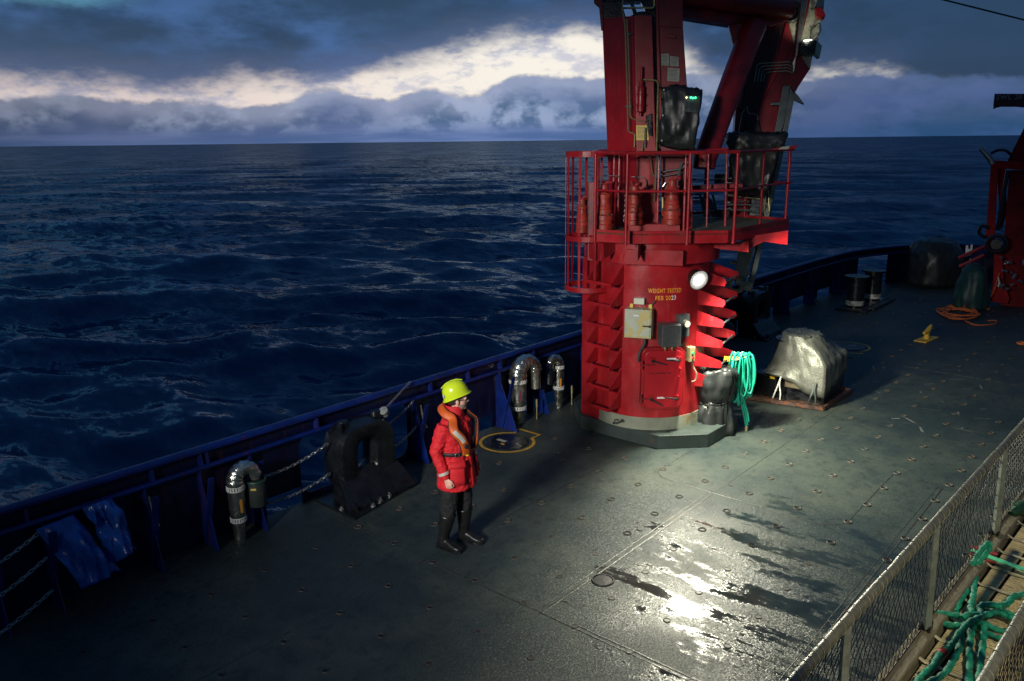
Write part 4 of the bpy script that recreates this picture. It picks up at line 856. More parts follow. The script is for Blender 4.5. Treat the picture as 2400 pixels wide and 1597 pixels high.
# lamp box at the elbow
lb = thing('floodlight', 'box shaped floodlight at the elbow of the crane jib, under the pale lit plate', 'floodlight', K(1900, 115, .2))
tr([(1877, 97), (1914, 94), (1909, 128), (1874, 128)], .30, .22, 'housing', BLK, parent=lb); tr([(1914, 94), (1927, 108), (1921, 137), (1909, 126)], .28, .20, 'side_shade', mat('pale_green_steel', (.30, .38, .33), .3, .6), parent=lb)
lamp('elbow_lamp_light', 'SPOT', K(1893, 96, .36), K(1890, 20, -.1), 9, (1.0, .97, .70), .05, 110, .8)
b = MB(); b.cyl(K(1893, 96, .30), K(1893, 94, .30), .06, 16); b.build('lit_glass', mat('dim_lamp', (.9, .9, .7), .4, emit=(1, .97, .75), es=4), lb)
# grey cable tray down the jib
def strip(poly, w, th, m=None): return tr(poly, w, th, 'cable_tray_panel', m or mat('grey_tray', (.17, .20, .19), .42, .5, 6, .25, .1, 30), bevel=.004)
strip([(1836, 202), (1852, 201), (1838, 290), (1822, 330), (1812, 330)], .12, .03); strip([(1853, 205), (1863, 225), (1832, 380), (1762, 686), (1752, 682), (1822, 380)], .10, .04); strip([(1846, 240), (1853, 240), (1812, 420), (1755, 680), (1750, 676), (1806, 420)], .08, .02, BLK)
strip([(1810, 340), (1845, 250), (1808, 420), (1748, 660), (1722, 668), (1728, 600), (1772, 440)], .07, .02); strip([(1862, 215), (1872, 226), (1885, 245), (1884, 243), (1862, 236)], .14, .08); strip([(1724, 655), (1765, 663), (1760, 684), (1745, 682), (1748, 672), (1726, 668)], .16, .10)
strip([(1806, 241), (1832, 240), (1832, 247), (1806, 247)], .14, .04)
tr([(1756, 420), (1838, 300), (1842, 300), (1800, 545), (1750, 560)], .0, .1, 'tray_slate_side', mat('slate_panel', (.035, .05, .06), .5, .3))  # dark slate plate beside the tray, in its own colour
b = MB(); b.torus(K(1724, 668, .12), .11, .04, 20, 8, ((E1*.7+_z*.5).normalized(), (E1*.5-_z*.7).normalized(), E2)); b.build('rope_sheave', mat('tan_rubber', (.30, .25, .13), .6, 0, 10, .3), cr, smooth=True)
# little amber work lights behind the fins
b = MB(); b.cyl(K(1727, 640, -.2), K(1727, 650, -.2), .02, 8); b.cyl(K(1733, 640, -.2), K(1733, 650, -.2), .02, 8); b.build('indicator_lamp', mat('amber_lamp', (.9, .6, .3), .4, emit=(1, .62, .30), es=7), cr)
b = MB(); b.cyl(K(1735, 618, -.2), K(1712, 613, -.2), .03, 10); b.cyl(K(1727, 618, -.2), K(1727, 640, -.2), .012, 8); b.cyl(K(1733, 618, -.2), K(1733, 640, -.2), .012, 8); b.build('lamp_arm', STEEL, cr, smooth=True)
# hung chain on platform
OFF = 0.0
P = [K(1470, 368, .86), K(1468, 430, .86), K(1466, 475, .86), K(1463, 520, .86)]; ch = chain('chain', P, 'fine pale chain hanging down behind the front railing of the crane platform', link=.035, r=.004); del ch['group']

# ------------------------------------------------------------------ covers on the crane
def cover(name, rings, m, label, cat, amp=.03, seed=1, sc=4, group=None, sub=1, stretch=(1, 1, .5)):
    b = MB(); R2 = []
    for i in range(len(rings)-1):
        for k in range(4): R2.append([Vector(a).lerp(Vector(c), k/4) for a, c in zip(rings[i], rings[i+1])])
    R2.append([Vector(p) for p in rings[-1]]); R3 = []
    for r_ in R2:
        q = []; n = len(r_); T_ = 4 if n > 12 else 8
        for j in range(n):
            for k in range(T_): q.append(r_[j].lerp(r_[(j+1) % n], k/T_))
        R3.append(q)
    b.loft(R3); ob = b.build(name, m, smooth=False); me = ob.data; me.update()
    for v in me.vertices:
        p = Vector(v.co); p2 = Vector((p.x*stretch[0], p.y*stretch[1], p.z*stretch[2]))*sc+Vector((seed*3.1, seed*1.7, seed))
        f_ = 1-abs(noise.noise(p2))*3.4; g_ = 1-abs(noise.noise(p2*2.3+Vector((5, 2, 1))))*3
        v.co = p+Vector(v.normal)*amp*(f_*.5+g_*.42+noise.noise(p2*.6)*.45)
    me.polygons.foreach_set('use_smooth', [True]*len(me.polygons)); me.update()
    if label: tag(ob, label, cat, group)
    return ob
def ringK(pts, w0, w1, n=3):      # closed ring: front outline left to right then back again
    f = [K(x, y, w0) for x, y in pts]; k = [K(x, y, w1) for x, y in pts][::-1]; return f+k
r = [ringK([(1548, 203), (1585, 201), (1640, 207)], .56, .52), ringK([(1547, 206), (1590, 204), (1645, 212)], .72, .44), ringK([(1549, 240), (1590, 240), (1643, 240)], .76, .42), ringK([(1546, 290), (1590, 292), (1637, 290)], .77, .42),
     ringK([(1544, 325), (1590, 335), (1633, 335)], .74, .42), ringK([(1546, 340), (1590, 352), (1628, 350)], .70, .45), ringK([(1560, 348), (1590, 354), (1620, 353)], .60, .5)]
cv = cover('machine_cover', r, TARP, 'black tarpaulin cover with a clear window and green lights, strapped high on the crane tower', 'cover', .040, 2, 5.2)
def wq(x, y, w): return K(x, y, w)
b = MB(); b.prism([K(1604, 224, .795), K(1641, 226, .795), K(1639, 264, .80), K(1604, 263, .80)], -E2*.008); b.build('clear_window', mat('window_film', (.10, .12, .11), .12, .2, 9, .5, .6, 18), cv)
for x, y, m_ in ((1609, 229, mat('led_amber', (.9, .7, .3), .4, emit=(1, .75, .35), es=3)), (1619, 229, mat('led_green', (.1, .9, .4), .4, emit=(.05, 1, .35), es=4)), (1624, 230, MATS['led_green']), (1630, 229.5, MATS['led_green'])):
    b = MB(); b.cyl(K(x, y, .80), K(x, y, .812), .012, 10); b.build('indicator_light', m_, cv)
for x, y in ((1556, 211), (1553, 271), (1551, 330)): b = MB(); b.cyl(K(x, y, .76), K(x, y, .80), .012, 8); b.build('press_stud', STEEL, cv)
OFF = -1.3
r = [ringK([(1712, 314), (1760, 310), (1835, 310)], .40, .30), ringK([(1706, 316), (1760, 313), (1841, 313)], .60, .10), ringK([(1705, 335), (1770, 338), (1840, 332)], .64, .06), ringK([(1708, 352), (1770, 356), (1826, 350)], .62, .08),
     ringK([(1710, 375), (1765, 380), (1822, 375)], .60, .12), ringK([(1716, 410), (1765, 415), (1814, 410)], .58, .15), ringK([(1722, 440), (1765, 448), (1803, 440)], .55, .18), ringK([(1730, 456), (1765, 462), (1795, 456)], .45, .25)]
cover('machine_cover', r, TARP, 'shiny black tarpaulin cover over the control seat on the right side of the crane platform', 'cover', .055, 5, 5.5)
OFF = 0.0
# bagged machine at the foot of the column
bg_ = G(1672, 1024, .0); bc = Vector((bg_.x, bg_.y, 0))+(-E2)*.20; 
def ringB(z, rx, ry, n=14, off=0): return [bc+E1*(rx*math.copysign(abs(math.cos(a))**.8, math.cos(a))+off)+E2*(ry*math.copysign(abs(math.sin(a))**.8, math.sin(a)))+_z*z for a in [2*math.pi*i/n for i in range(n)]]
r = [ringB(1.0, .20, .12, off=-.01), ringB(.97, .285, .2), ringB(.80, .30, .22), ringB(.62, .255, .2), ringB(.52, .225, .18), ringB(.49, .22, .175), ringB(.45, .23, .19), ringB(.28, .265, .22), ringB(.08, .285, .24), ringB(.02, .28, .24)]
bag = cover('machine_cover', r, TARP, 'black plastic bag cover tied round its waist at the foot of the crane column', 'cover', .055, 9, 4.6, stretch=(1.9, 1.9, .26))
b = MB(); b.tube([bc+E1*(.245*math.cos(a))+E2*(.20*math.sin(a))+_z*(.50+.012*math.sin(3*a)) for a in [2*math.pi*i/30 for i in range(31)]], .011, 6, cap=False); b.build('tie_strap', BLK, bag, smooth=True)

# ------------------------------------------------------------------ green hose coil on the fin stack
hk = K(1738, 838, .10); hs = thing('hose_coil', 'coil of bright green hose hung on the lowest fins of the crane column', 'hose', hk)
H0 = Vector((hk.x, hk.y, 1.20)); b = MB()
for k in range(20):
    u = (k-9.5)/9.5; ln = random.uniform(.62, .80)-.12*abs(u); wd = .035+.035*random.random(); n_ = 30; off = E1*(u*.125)+E2*(random.uniform(-.09, .10)); P = []
    for i in range(n_+1):
        a = 2*math.pi*i/n_; P.append(H0+off+E1*(wd*math.sin(a)*(1+.2*u))+_z*(-ln/2+ln/2*math.cos(a))+E2*(.045*math.sin(a+k))+E1*(.02*u*(1-math.cos(a))))
    b.tube(P, .0135, 8, cap=False)
b.build('loops', HOSE, hs, smooth=True)
tp = G(1749, 1006, .03); b = MB()
for k in range(3): b.tube(smooth_path([H0+_z*(-.45)+E1*(.02*k), H0+_z*-.62+E1*(.0+.02*k)+E2*.05, Vector((tp.x, tp.y, .30))-E1*(.06-.03*k), Vector((tp.x, tp.y, .05+.05*k))+E1*(.015*k)], 8), .0135, 8)
b.build('hanging_end', HOSE, hs, smooth=True)
b = MB(); b.cyl(Vector((tp.x, tp.y, .0)), Vector((tp.x, tp.y, .08)), .022, 10); b.build('coupling', BRASS, hs, smooth=True)
b = MB()
for k in range(4): b.torus(H0+E1*(-.03)-_z*(.03+.012*k), .085+.01*k, .006, 20, 5, ((E1*.9+_z*.3).normalized(), E2, _z))
b.tube(smooth_path([H0-E1*.08, H0-E1*.13-_z*.08, H0-E1*.10-_z*.2, H0-E1*.14-_z*.26], 5), .006, 6); b.build('binding_twine', mat('twine', (.35, .24, .08), .8), hs, smooth=True)
b = MB(); b.box(H0-E1*.20-_z*.10, (.10, .006, .08), (E1, E2, (_z+E1*.2).normalized())); b.build('yellow_tag', YEL, hs)
# blurred background bits behind the fins: pale valve behind column
b = MB(); q = G(1708, 775, .45); b.sph((q.x, q.y+.1, .45), (.22, .22, .2)); tag(b.build('mooring_buoy', DARKM, smooth=True), 'dark round float partly hidden behind the lower crane fins', 'buoy')

# ------------------------------------------------------------------ silver covered machine on a drip tray
wc = thing('covered_capstan', 'dark machine on a rusty steel tray, just behind the bright green hose', 'capstan', (13.0, 4.9, 0))
tb = [Vector((12.30, 5.62, 0)), Vector((12.54, 4.28, 0)), Vector((13.80, 4.25, 0)), Vector((13.75, 5.70, 0))]
b = MB(); b.prism(tb, (0, 0, .035)); b.build('tray', RUSTY, wc, bevel=.005)
b = MB()
for i in range(4):
    a, c = tb[i], tb[(i+1) % 4]; L_ = (c-a).length; D_ = (c-a).normalized(); b.box((a+c)/2+_z*.045, (L_, .035, .06), (D_, D_.cross(_z), _z))
b.build('tray_rim', RUSTY, wc)
b = MB(); b.lathe([(.36, .03), (.36, .10), (.26, .14), (.24, .50), (.30, .55), (.30, 1.0), (.0, 1.05)], (13.0, 5.0, 0), 30); b.build('drum', BLK, wc, smooth=True)
b = MB(); b.box((13.2, 4.60, .30), (.9, .5, .55)); b.box((12.75, 5.3, .22), (.3, .4, .4)); b.build('gear_housing', BLK, wc, bevel=.02)
b = MB(); b.box((12.63, 4.82, .33), (.004, .30, .14)); b.build('maker_plate', mat('brown_plate', (.16, .13, .08), .5, .3, 20), wc)
b = MB(); b.box((12.60, 5.17, .42), (.004, .08, .12)); b.build('warning_sticker', mat('sticker_yellow', (.85, .50, .03), .5), wc)
def PYr(z, pts): return [Vector((x, y, z)) for x, y in pts]
def circ(cx, cy, rx, ry, z, n=16): return [Vector((cx+rx*math.cos(2*math.pi*i/n), cy+ry*math.sin(2*math.pi*i/n), z)) for i in range(n)]
def mixr(A_, B_, u): return [a.lerp(b_, u) for a, b_ in zip(A_, B_)]
def sq(z, x0, x1, y0, y1, n=16, dz=None):
    out = []
    for i in range(n):
        a = 2*math.pi*i/n; c_, s__ = math.cos(a), math.sin(a); k = 1/max(abs(c_), abs(s__)); x = (x0+x1)/2+(x1-x0)/2*c_*k; y = (y0+y1)/2+(y1-y0)/2*s__*k
        out.append(Vector((x, y, z+(dz(x, y) if dz else 0))))
    return out
T0 = circ(12.99, 4.87, .29, .29, 1.13); T1 = circ(12.99, 4.87, .315, .315, 1.11); skirt = lambda x, y: .10*(y-5.0)*1.6-.26*max(0, x-12.9)+(.07 if x < 12.7 else 0)
Bm = sq(.55, 12.60, 13.58, 4.30, 5.26, dz=lambda x, y: .16*max(0, (5.2-y))+.10*max(0, x-12.7)); Bl = sq(.32, 12.52, 13.64, 4.28, 5.36, dz=lambda x, y: (.14*(y-4.3) if x < 13 else 0)-(.12 if x < 12.8 and y < 4.6 else 0)+(.13 if x > 13.2 else 0))
sc_ = cover('machine_cover', [circ(12.99, 4.87, .05, .05, 1.135), T0, T1, mixr(T1, Bm, .5), Bm, Bl], SILV, 'silver grey fabric cover tied over the capstan, flat round top and sagging folds', 'cover', .026, 4, 4.2, stretch=(2.3, 2.3, .34))
for (x, y) in ((12.46, 5.52), (12.46, 4.98), (12.50, 4.42)):
    b = MB()
    for k in range(2): b.tube(smooth_path([(x+.02, y, .46), (x-.02, y+.02*k, .34), (x-.03-.03*k, y-.03+.08*k, .20), (x-.01, y-.02+.12*k, .08)], 5), .013, 6, flat=.25)
    b.build('tie_strap', WHITE if y > 4.6 and y < 5.2 else GREYG, sc_, smooth=True)
# ------------------------------------------------------------------ the person
PO = Vector((5.66, 5.68, 0)); HD = R_(-78)
def Lw(x, y, z, h=None):              # x forward, y to the person's left
    h = HD if h is None else h; return PO+Vector((x*math.cos(h)-y*math.sin(h), x*math.sin(h)+y*math.cos(h), z))
pe = thing('person', 'person in yellow hard hat, red coat, orange lifejacket and black boots looking right on deck', 'person', PO)
SKIN = mat('skin', (.72, .42, .32), .5, 0, 30, .08); HAIR = mat('dark_hair', (.03, .022, .018), .6, 0, 60, .4, .8, 120)
COAT = mat('red_coat', (.62, .012, .020), .72, 0, 12, .10, .35, 60); TROU = mat('black_trousers', (.012, .013, .015), .85, 0, 9, .4, .3, 40); BOOT = mat('rubber_boot', (.012, .013, .013), .34, 0, 12, .3, .1, 20)
LIFE = mat('orange_lifejacket', (.60, .10, .010), .5, 0, 9, .18, .3, 50); REFL = mat('reflective_tape', (.62, .66, .58), .4, .2, 40, .1); HAT = mat('lime_helmet', (.62, .80, .02), .25, coat=.4)
STUB = mat('stubble', (.30, .20, .15), .7, 0, 40, .2); BLKF = mat('black_webbing', (.014, .014, .016), .6)
def ell(c, rx, ry, n=20, h=None, z=None, rot=0):
    return [Lw(c[0]+rx*math.cos(2*math.pi*i/n), c[1]+ry*math.sin(2*math.pi*i/n), c[2], h) for i in range(n)]
def remesh(ob, vox, smooth=6):
    r = ob.modifiers.new('remesh', 'REMESH'); r.mode = 'VOXEL'; r.voxel_size = vox; r.use_smooth_shade = True
    s = ob.modifiers.new('smooth', 'SMOOTH'); s.iterations = smooth; s.factor = .5
# feet
HR = math.atan2(G(1076, 1296).y-G(1030, 1281).y, G(1076, 1296).x-G(1030, 1281).x); HL = HR+R_(8)
FR = (G(1030, 1281)+G(1076, 1296))/2; FL = (G(1083, 1263)+G(1121, 1276))/2
FR.z = FL.z = 0
def P_(o_, h, x, y, z): return Vector((o_.x+x*math.cos(h)-y*math.sin(h), o_.y+x*math.sin(h)+y*math.cos(h), z))
hipR, hipL = Lw(-.02, -.095, .92), Lw(-.02, .095, .92)
kR = (hipR+P_(FR, HR, -.06, 0, .10))/2+Lw(.03, 0, 0)-PO; kL = (hipL+P_(FL, HL, -.06, 0, .10))/2+Lw(.03, 0, 0)-PO; kR.z = kL.z = .52
aR, aL = P_(FR, HR, -.075, 0, .11), P_(FL, HL, -.075, 0, .11)
shR, shL = Lw(-.01, -.185, 1.44), Lw(-.01, .185, 1.44); elR, elL = Lw(-.085, -.250, 1.15), Lw(-.06, .235, 1.16)
wrR, wrL = Lw(.03, -.255, .89), Lw(.075, .235, .93)
# body: one continuous skin
HH = R_(-42); HC = Lw(.035, 0, 1.67)        # head heading and centre
def Hd(x, y, z): return HC+Vector((x*math.cos(HH)-y*math.sin(HH), x*math.sin(HH)+y*math.cos(HH), z))
b = MB()
b.loft([ell((0, 0, .86), .11, .15), ell((0, 0, 1.0), .115, .15), ell((0, 0, 1.2), .12, .16), ell((0, 0, 1.38), .11, .18), ell((0, 0, 1.47), .07, .12), ell((.01, 0, 1.50), .055, .06)])
b.tube([Lw(0, 0, 1.45), Lw(.01, 0, 1.52), HC+Vector((0, 0, -.07))], [.060, .056, .058], 16)
def hell(c, r, n=18, k=12):
    vs = []; fs = []
    for i in range(k+1):
        p = math.pi*(.01+.98*i/k)
        for j in range(n): q = 2*math.pi*j/n; vs.append(Hd(c[0]+r[0]*math.sin(p)*math.cos(q), c[1]+r[1]*math.sin(p)*math.sin(q), c[2]-r[2]*math.cos(p)))
    for i in range(k):
        for j in range(n): a = i*n+j; b_ = i*n+(j+1) % n; fs.append((a, b_, b_+n, a+n))
    fs += [tuple(range(n))[::-1], tuple(range(k*n, k*n+n))]; b.add(vs, fs)
hell((-.012, 0, .035), (.098, .078, .100)); hell((.030, 0, -.035), (.062, .062, .082)); hell((.060, 0, -.088), (.032, .036, .026)); hell((.078, 0, .005), (.022, .050, .030))
b.loft([[Hd(.088, -.010, .020), Hd(.088, .010, .020), Hd(.080, .0, .030)], [Hd(.117, -.014, -.022), Hd(.117, .014, -.022), Hd(.096, .0, .0)], [Hd(.098, -.018, -.034), Hd(.098, .018, -.034), Hd(.09, 0, -.02)]])
hell((.112, 0, -.022), (.013, .014, .011), 10, 6); hell((.088, 0, -.050), (.012, .024, .007), 10, 6); hell((.087, 0, -.062), (.012, .021, .007), 10, 6)
for s in (-1, 1): hell((-.005, s*.080, -.015), (.020, .010, .033), 12, 8); hell((.084, s*.028, .002), (.010, .014, .009), 10, 6); hell((.086, s*.030, .020), (.012, .022, .006), 10, 6)
for hp_, k_, a_ in ((hipR, kR, aR), (hipL, kL, aL)): b.tube([hp_+Vector((0, 0, .03)), hp_.lerp(k_, .5), k_, k_.lerp(a_, .35), a_], [.085, .075, .055, .052, .036], 14)
for f_, h_, a_ in ((FR, HR, aR), (FL, HL, aL)): b.tube([a_, P_(f_, h_, -.06, 0, .05), P_(f_, h_, .06, 0, .035), P_(f_, h_, .12, 0, .03)], [.036, .036, .034, .024], 10)
for s_h, e_, w_ in ((shR, elR, wrR), (shL, elL, wrL)): b.tube([s_h-Vector((0, 0, .01)), s_h.lerp(e_, .5), e_, e_.lerp(w_, .4), w_], [.052, .045, .037, .037, .025], 12)
def hand(w, e, side, fist):
    T = (w-e).normalized(); fwd_ = Lw(1, 0, 0)-PO; out = (Lw(0, side, 0)-PO); F1 = (fwd_-T*fwd_.dot(T)).normalized(); O1 = F1.cross(T)
    if O1.dot(out) < 0: O1 = -O1
    b.loft([[w+F1*(.021*math.cos(a))+O1*(.016*math.sin(a)) for a in [2*math.pi*i/12 for i in range(12)]]]+[[w+T*d_+F1*(rw*math.cos(a)+.003)+O1*(rt*math.sin(a)) for a in [2*math.pi*i/12 for i in range(12)]] for d_, rw, rt in ((.02, .030, .018), (.05, .040, .017), (.085, .041, .015), (.095, .036, .010))])
    for i in range(4):
        o_ = (.030-.020*i); L_ = (.036, .041, .038, .030)[i]; r0 = w+T*.088+F1*o_
        c_ = -O1*1.0; b.tube([r0-T*.015, r0+T*.012, r0+T*(L_*.75)+c_*.010, r0+T*(L_*.75+.004)+c_*(.034 if fist else .022), r0+T*(.010 if fist else .05)+c_*(.045 if fist else .035)], [.0095, .0098, .0092, .0085, .0075], 8)
    tb0 = w+T*.03+F1*.028; b.tube([tb0, tb0+T*.03+F1*.020-O1*.006, tb0+T*.058+F1*.018-O1*.022, tb0+T*.078+F1*.006-O1*.034], [.012, .0115, .010, .008], 8)
hand(wrR, elR, -1, True); hand(wrL, elL, 1, False)
body = b.build('body', SKIN, pe); remesh(body, .0052, 2)
# hair, stubble, glasses, helmet
def hd_shell(name, m, c, r, test, push=.0):
    n, k = 40, 28; vs = {}; V_ = []; fs = []
    for i in range(k+1):
        p = math.pi*i/k
        for j in range(n):
            q = 2*math.pi*j/n; d_ = Vector((math.sin(p)*math.cos(q), math.sin(p)*math.sin(q), -math.cos(p)))
            V_.append(Hd(c[0]+r[0]*d_.x, c[1]+r[1]*d_.y, c[2]+r[2]*d_.z)); vs[(i, j)] = Vector((c[0]+r[0]*d_.x, c[1]+r[1]*d_.y, c[2]+r[2]*d_.z))
    for i in range(k):
        for j in range(n):
            m_ = (vs[(i, j)]+vs[(i+1, (j+1) % n)])/2
            if test(m_): fs.append((i*n+j, i*n+(j+1) % n, (i+1)*n+(j+1) % n, (i+1)*n+j))
    bb = MB(); bb.add(V_, fs); return bb.build(name, m, pe, smooth=True)
hd_shell('hair', HAIR, (-.014, 0, .030), (.106, .087, .108), lambda p: (p.x < .035 and p.z > -.02+ (p.x+.02)*.9) or (p.x < -.01 and p.z > -.062+max(0, p.x+.06)*1.2) )
hd_shell('stubble', STUB, (.032, 0, -.036), (.0655, .0645, .086), lambda p: p.z < -.045 and p.x > .0 and not (p.x > .09 and p.z > -.06 and abs(p.y) < .02))
b = MB()
for s in (-1, 1):
    b.torus(Hd(.106, s*.030, .004), .021, .0022, 20, 5, (Hd(0, 1, 0)-HC, _z, Hd(1, 0, 0)-HC)); b.tube([Hd(.104, s*.052, .008), Hd(.06, s*.078, .008), Hd(-.01, s*.088, .004)], .0022, 5)
b.tube([Hd(.108, -.009, .006), Hd(.108, .009, .006)], .002, 5); b.build('glasses', BLK, pe, smooth=True)
TILT = R_(-20)
def Ht(x, y, z):      # helmet frame: tipped back on the head
    x2 = x*math.cos(TILT)-z*math.sin(TILT)*-1; z2 = -x*math.sin(TILT)*-1*-1+z*math.cos(TILT)
    return Hd(x*math.cos(TILT)+z*math.sin(TILT)-.012, y, .052-x*math.sin(TILT)*1+z*math.cos(TILT))
b = MB(); n = 40; rings = []
for i, (s_c, z) in enumerate(((1.08, -.008), (1.05, -.008), (1.0, .002), (.985, .032), (.95, .060), (.885, .086), (.78, .109), (.64, .128), (.46, .142), (.24, .150), (.03, .153))):
    q = []
    for j in range(n):
        a = 2*math.pi*j/n; rx, ry = .137, .112; ex = 1.0
        if i < 2: ex = 1+.05*max(0, math.cos(a))**3+.06*max(0, -math.cos(a))**3
        zz = z - (.020*abs(math.cos(a))**2 if i < 2 else 0)
        q.append(Ht(rx*s_c*ex*math.cos(a), ry*s_c*(1 if i > 1 else .97)*math.sin(a), zz))
    rings.append(q)
b.loft(rings, cap=False); hh = b.build('hard_hat', HAT, pe, smooth=True); so_m = hh.modifiers.new('thick', 'SOLIDIFY'); so_m.thickness = .004
b = MB(); b.tube([Ht(-.12, 0, .128*.9), Ht(-.06, 0, .146), Ht(0, 0, .154), Ht(.06, 0, .149), Ht(.115, 0, .120)], .010, 8, flat=.5); b.build('hat_ridge', HAT, hh, smooth=True)
b = MB(); c_ = Ht(-.118, -.062, .045); N_ = (c_-Ht(0, 0, .02)).normalized(); u_ = N_.cross(_z).normalized(); b.prism([c_+N_*.004+u_*(.016*math.cos(a))+u_.cross(N_)*(.020*math.sin(a)) for a in [2*math.pi*i/14 for i in range(14)]], N_*.002); b.build('hat_sticker', mat('pale_sticker', (.6, .65, .7), .4), hh)
# coat
b = MB()
R3 = [((0, 0, .715), .200, .238), ((-.002, 0, .86), .190, .228), ((0, 0, .98), .178, .218), ((.0, 0, 1.10), .166, .208), ((.0, 0, 1.135), .162, .205), ((.002, 0, 1.20), .163, .208), ((.004, 0, 1.32), .160, .222), ((0, 0, 1.41), .140, .225), ((-.005, 0, 1.465), .112, .180), ((-.005, 0, 1.50), .090, .115)]
b.loft([ell(c, rx, ry, 28) for c, rx, ry in R3])
for s_h, e_, w_ in ((shR, elR, wrR), (shL, elL, wrL)):
    b.tube([s_h+Vector((0, 0, .0)), s_h.lerp(e_, .25), s_h.lerp(e_, .6), e_, e_.lerp(w_, .3), e_.lerp(w_, .7), w_-(w_-e_).normalized()*.015], [.076, .080, .072, .064, .061, .055, .046], 18)
coat = b.build('coat', COAT, pe); remesh(coat, .009, 8)
tx = bpy.data.textures.new('coat_folds', 'CLOUDS'); tx.noise_scale = .10; tx.noise_depth = 3
dm = coat.modifiers.new('folds', 'DISPLACE'); dm.texture = tx; dm.strength = .030; dm.mid_level = .5; dm.texture_coords = 'OBJECT'
em = bpy.data.objects.new('fold_frame', None)
tx2 = bpy.data.textures.new('coat_creases', 'CLOUDS'); tx2.noise_scale = .038; tx2.noise_depth = 2; dm2 = coat.modifiers.new('creases', 'DISPLACE'); dm2.texture = tx2; dm2.strength = .020; dm2.texture_coords = 'GLOBAL'
dm.texture_coords = 'GLOBAL'; bpy.data.objects.remove(em)
# high collar
b = MB(); b.loft([ell((-.010, 0, 1.475), .100, .110, 26), ell((-.004, 0, 1.53), .092, .090, 26), ell((-.010, 0, 1.585), .098, .092, 26), ell((-.014, 0, 1.605), .096, .090, 26)], cap=False)
cl_ = b.build('collar', COAT, pe, smooth=True); so2 = cl_.modifiers.new('thick', 'SOLIDIFY'); so2.thickness = .012; wobble(cl_.data, .008, 14, 3)
b = MB(); b.box(Lw(-.085, -.062, 1.52), (.012, .03, .055), ((Lw(.8, .6, 0)-PO), (Lw(-.6, .8, 0)-PO), _z)); b.build('blue_lining', mat('blue_cloth', (.02, .16, .55), .6), pe, bevel=.004)
def oncoat(ang, z, out=0.0):         # a point on the coat's surface, ang measured from the front towards the left
    zs = [c[2] for c, _, _ in R3]; 
    for i in range(len(zs)-1):
        if zs[i] <= z <= zs[i+1]: u = (z-zs[i])/(zs[i+1]-zs[i]); rx = R3[i][1]*(1-u)+R3[i+1][1]*u; ry = R3[i][2]*(1-u)+R3[i+1][2]*u; break
    else: rx, ry = R3[-1][1:]
    return Lw((rx+out)*math.cos(ang), (ry+out)*math.sin(ang), z)
# pockets with flaps, zip placket
for s in (-1, 1):
    b = MB(); rows = []
    for z in (.80, .86, .93, 1.00): rows.append([oncoat(s*R_(a), z, .018) for a in range(28, 76, 6)])
    vs = [p for r_ in rows for p in r_]; k = len(rows[0]); b.add(vs, [(i*k+j, i*k+j+1, (i+1)*k+j+1, (i+1)*k+j) for i in range(3) for j in range(k-1)])
    pk = b.build('pocket', COAT, pe, smooth=True); so2 = pk.modifiers.new('thick', 'SOLIDIFY'); so2.thickness = .02; so2.offset = 0; wobble(pk.data, .006, 16, 5)
    b = MB(); rows = [[oncoat(s*R_(a), z, o_) for a in range(25, 80, 5)] for z, o_ in ((.985, .034), (1.01, .030), (1.055, .014))]; vs = [p for r_ in rows for p in r_]; k = len(rows[0])
    b.add(vs, [(i*k+j, i*k+j+1, (i+1)*k+j+1, (i+1)*k+j) for i in range(2) for j in range(k-1)]); fp = b.build('pocket_flap', COAT, pe, smooth=True); so2 = fp.modifiers.new('thick', 'SOLIDIFY'); so2.thickness = .008
b = MB(); b.tube([oncoat(0, z, .008) for z in (.75, .9, 1.0, 1.1, 1.2, 1.35, 1.44)], .022, 8, flat=.35, up=tuple(Lw(1, 0, 0)-PO)); b.build('placket', COAT, pe, smooth=True)
# cuffs with reflective bands
for e_, w_ in ((elR, wrR), (elL, wrL)):
    T = (w_-e_).normalized(); b = MB(); b.tube([w_-T*.062, w_-T*.034], [.0620, .0590], 20); b.build('cuff_band', REFL, pe, smooth=True)
    b = MB(); b.tube([w_-T*.03, w_+T*.012], [.050, .044], 20); b.build('cuff', COAT, pe, smooth=True)
# belt and lifejacket
b = MB(); rows = [[oncoat(R_(a), z, .014) for a in range(0, 360, 10)] for z in (1.105, 1.145)]; b.loft(rows, cap=False); bt = b.build('waist_belt', BLKF, pe, smooth=True); so2 = bt.modifiers.new('thick', 'SOLIDIFY'); so2.thickness = .004
b = MB(); q = oncoat(R_(-48), 1.125, .024); b.torus(q, .024, .004, 16, 5, ((Lw(.5, .8, 0)-PO).normalized(), _z, (Lw(.8, -.5, 0)-PO).normalized())); b.build('buckle', STEEL, pe, smooth=True)
def lobe(s): return [oncoat(R_(s*22), 1.13, .030), oncoat(R_(s*26), 1.20, .040), oncoat(R_(s*34), 1.30, .040), oncoat(R_(s*50), 1.40, .040), Lw(.055, s*.135, 1.495), Lw(-.02, s*.140, 1.535), Lw(-.09, s*.105, 1.565), Lw(-.130, s*.05, 1.575)]
full = lobe(-1)+[Lw(-.137, 0, 1.578)]+lobe(1)[::-1]; sp_ = smooth_path(full, 6); N = len(sp_)
def outn(p): 
    c = Vector((PO.x, PO.y, min(1.42, max(1.1, p.z-.05)))); c = c+(Lw(-.02, 0, 0)-PO); return (p-c).normalized()
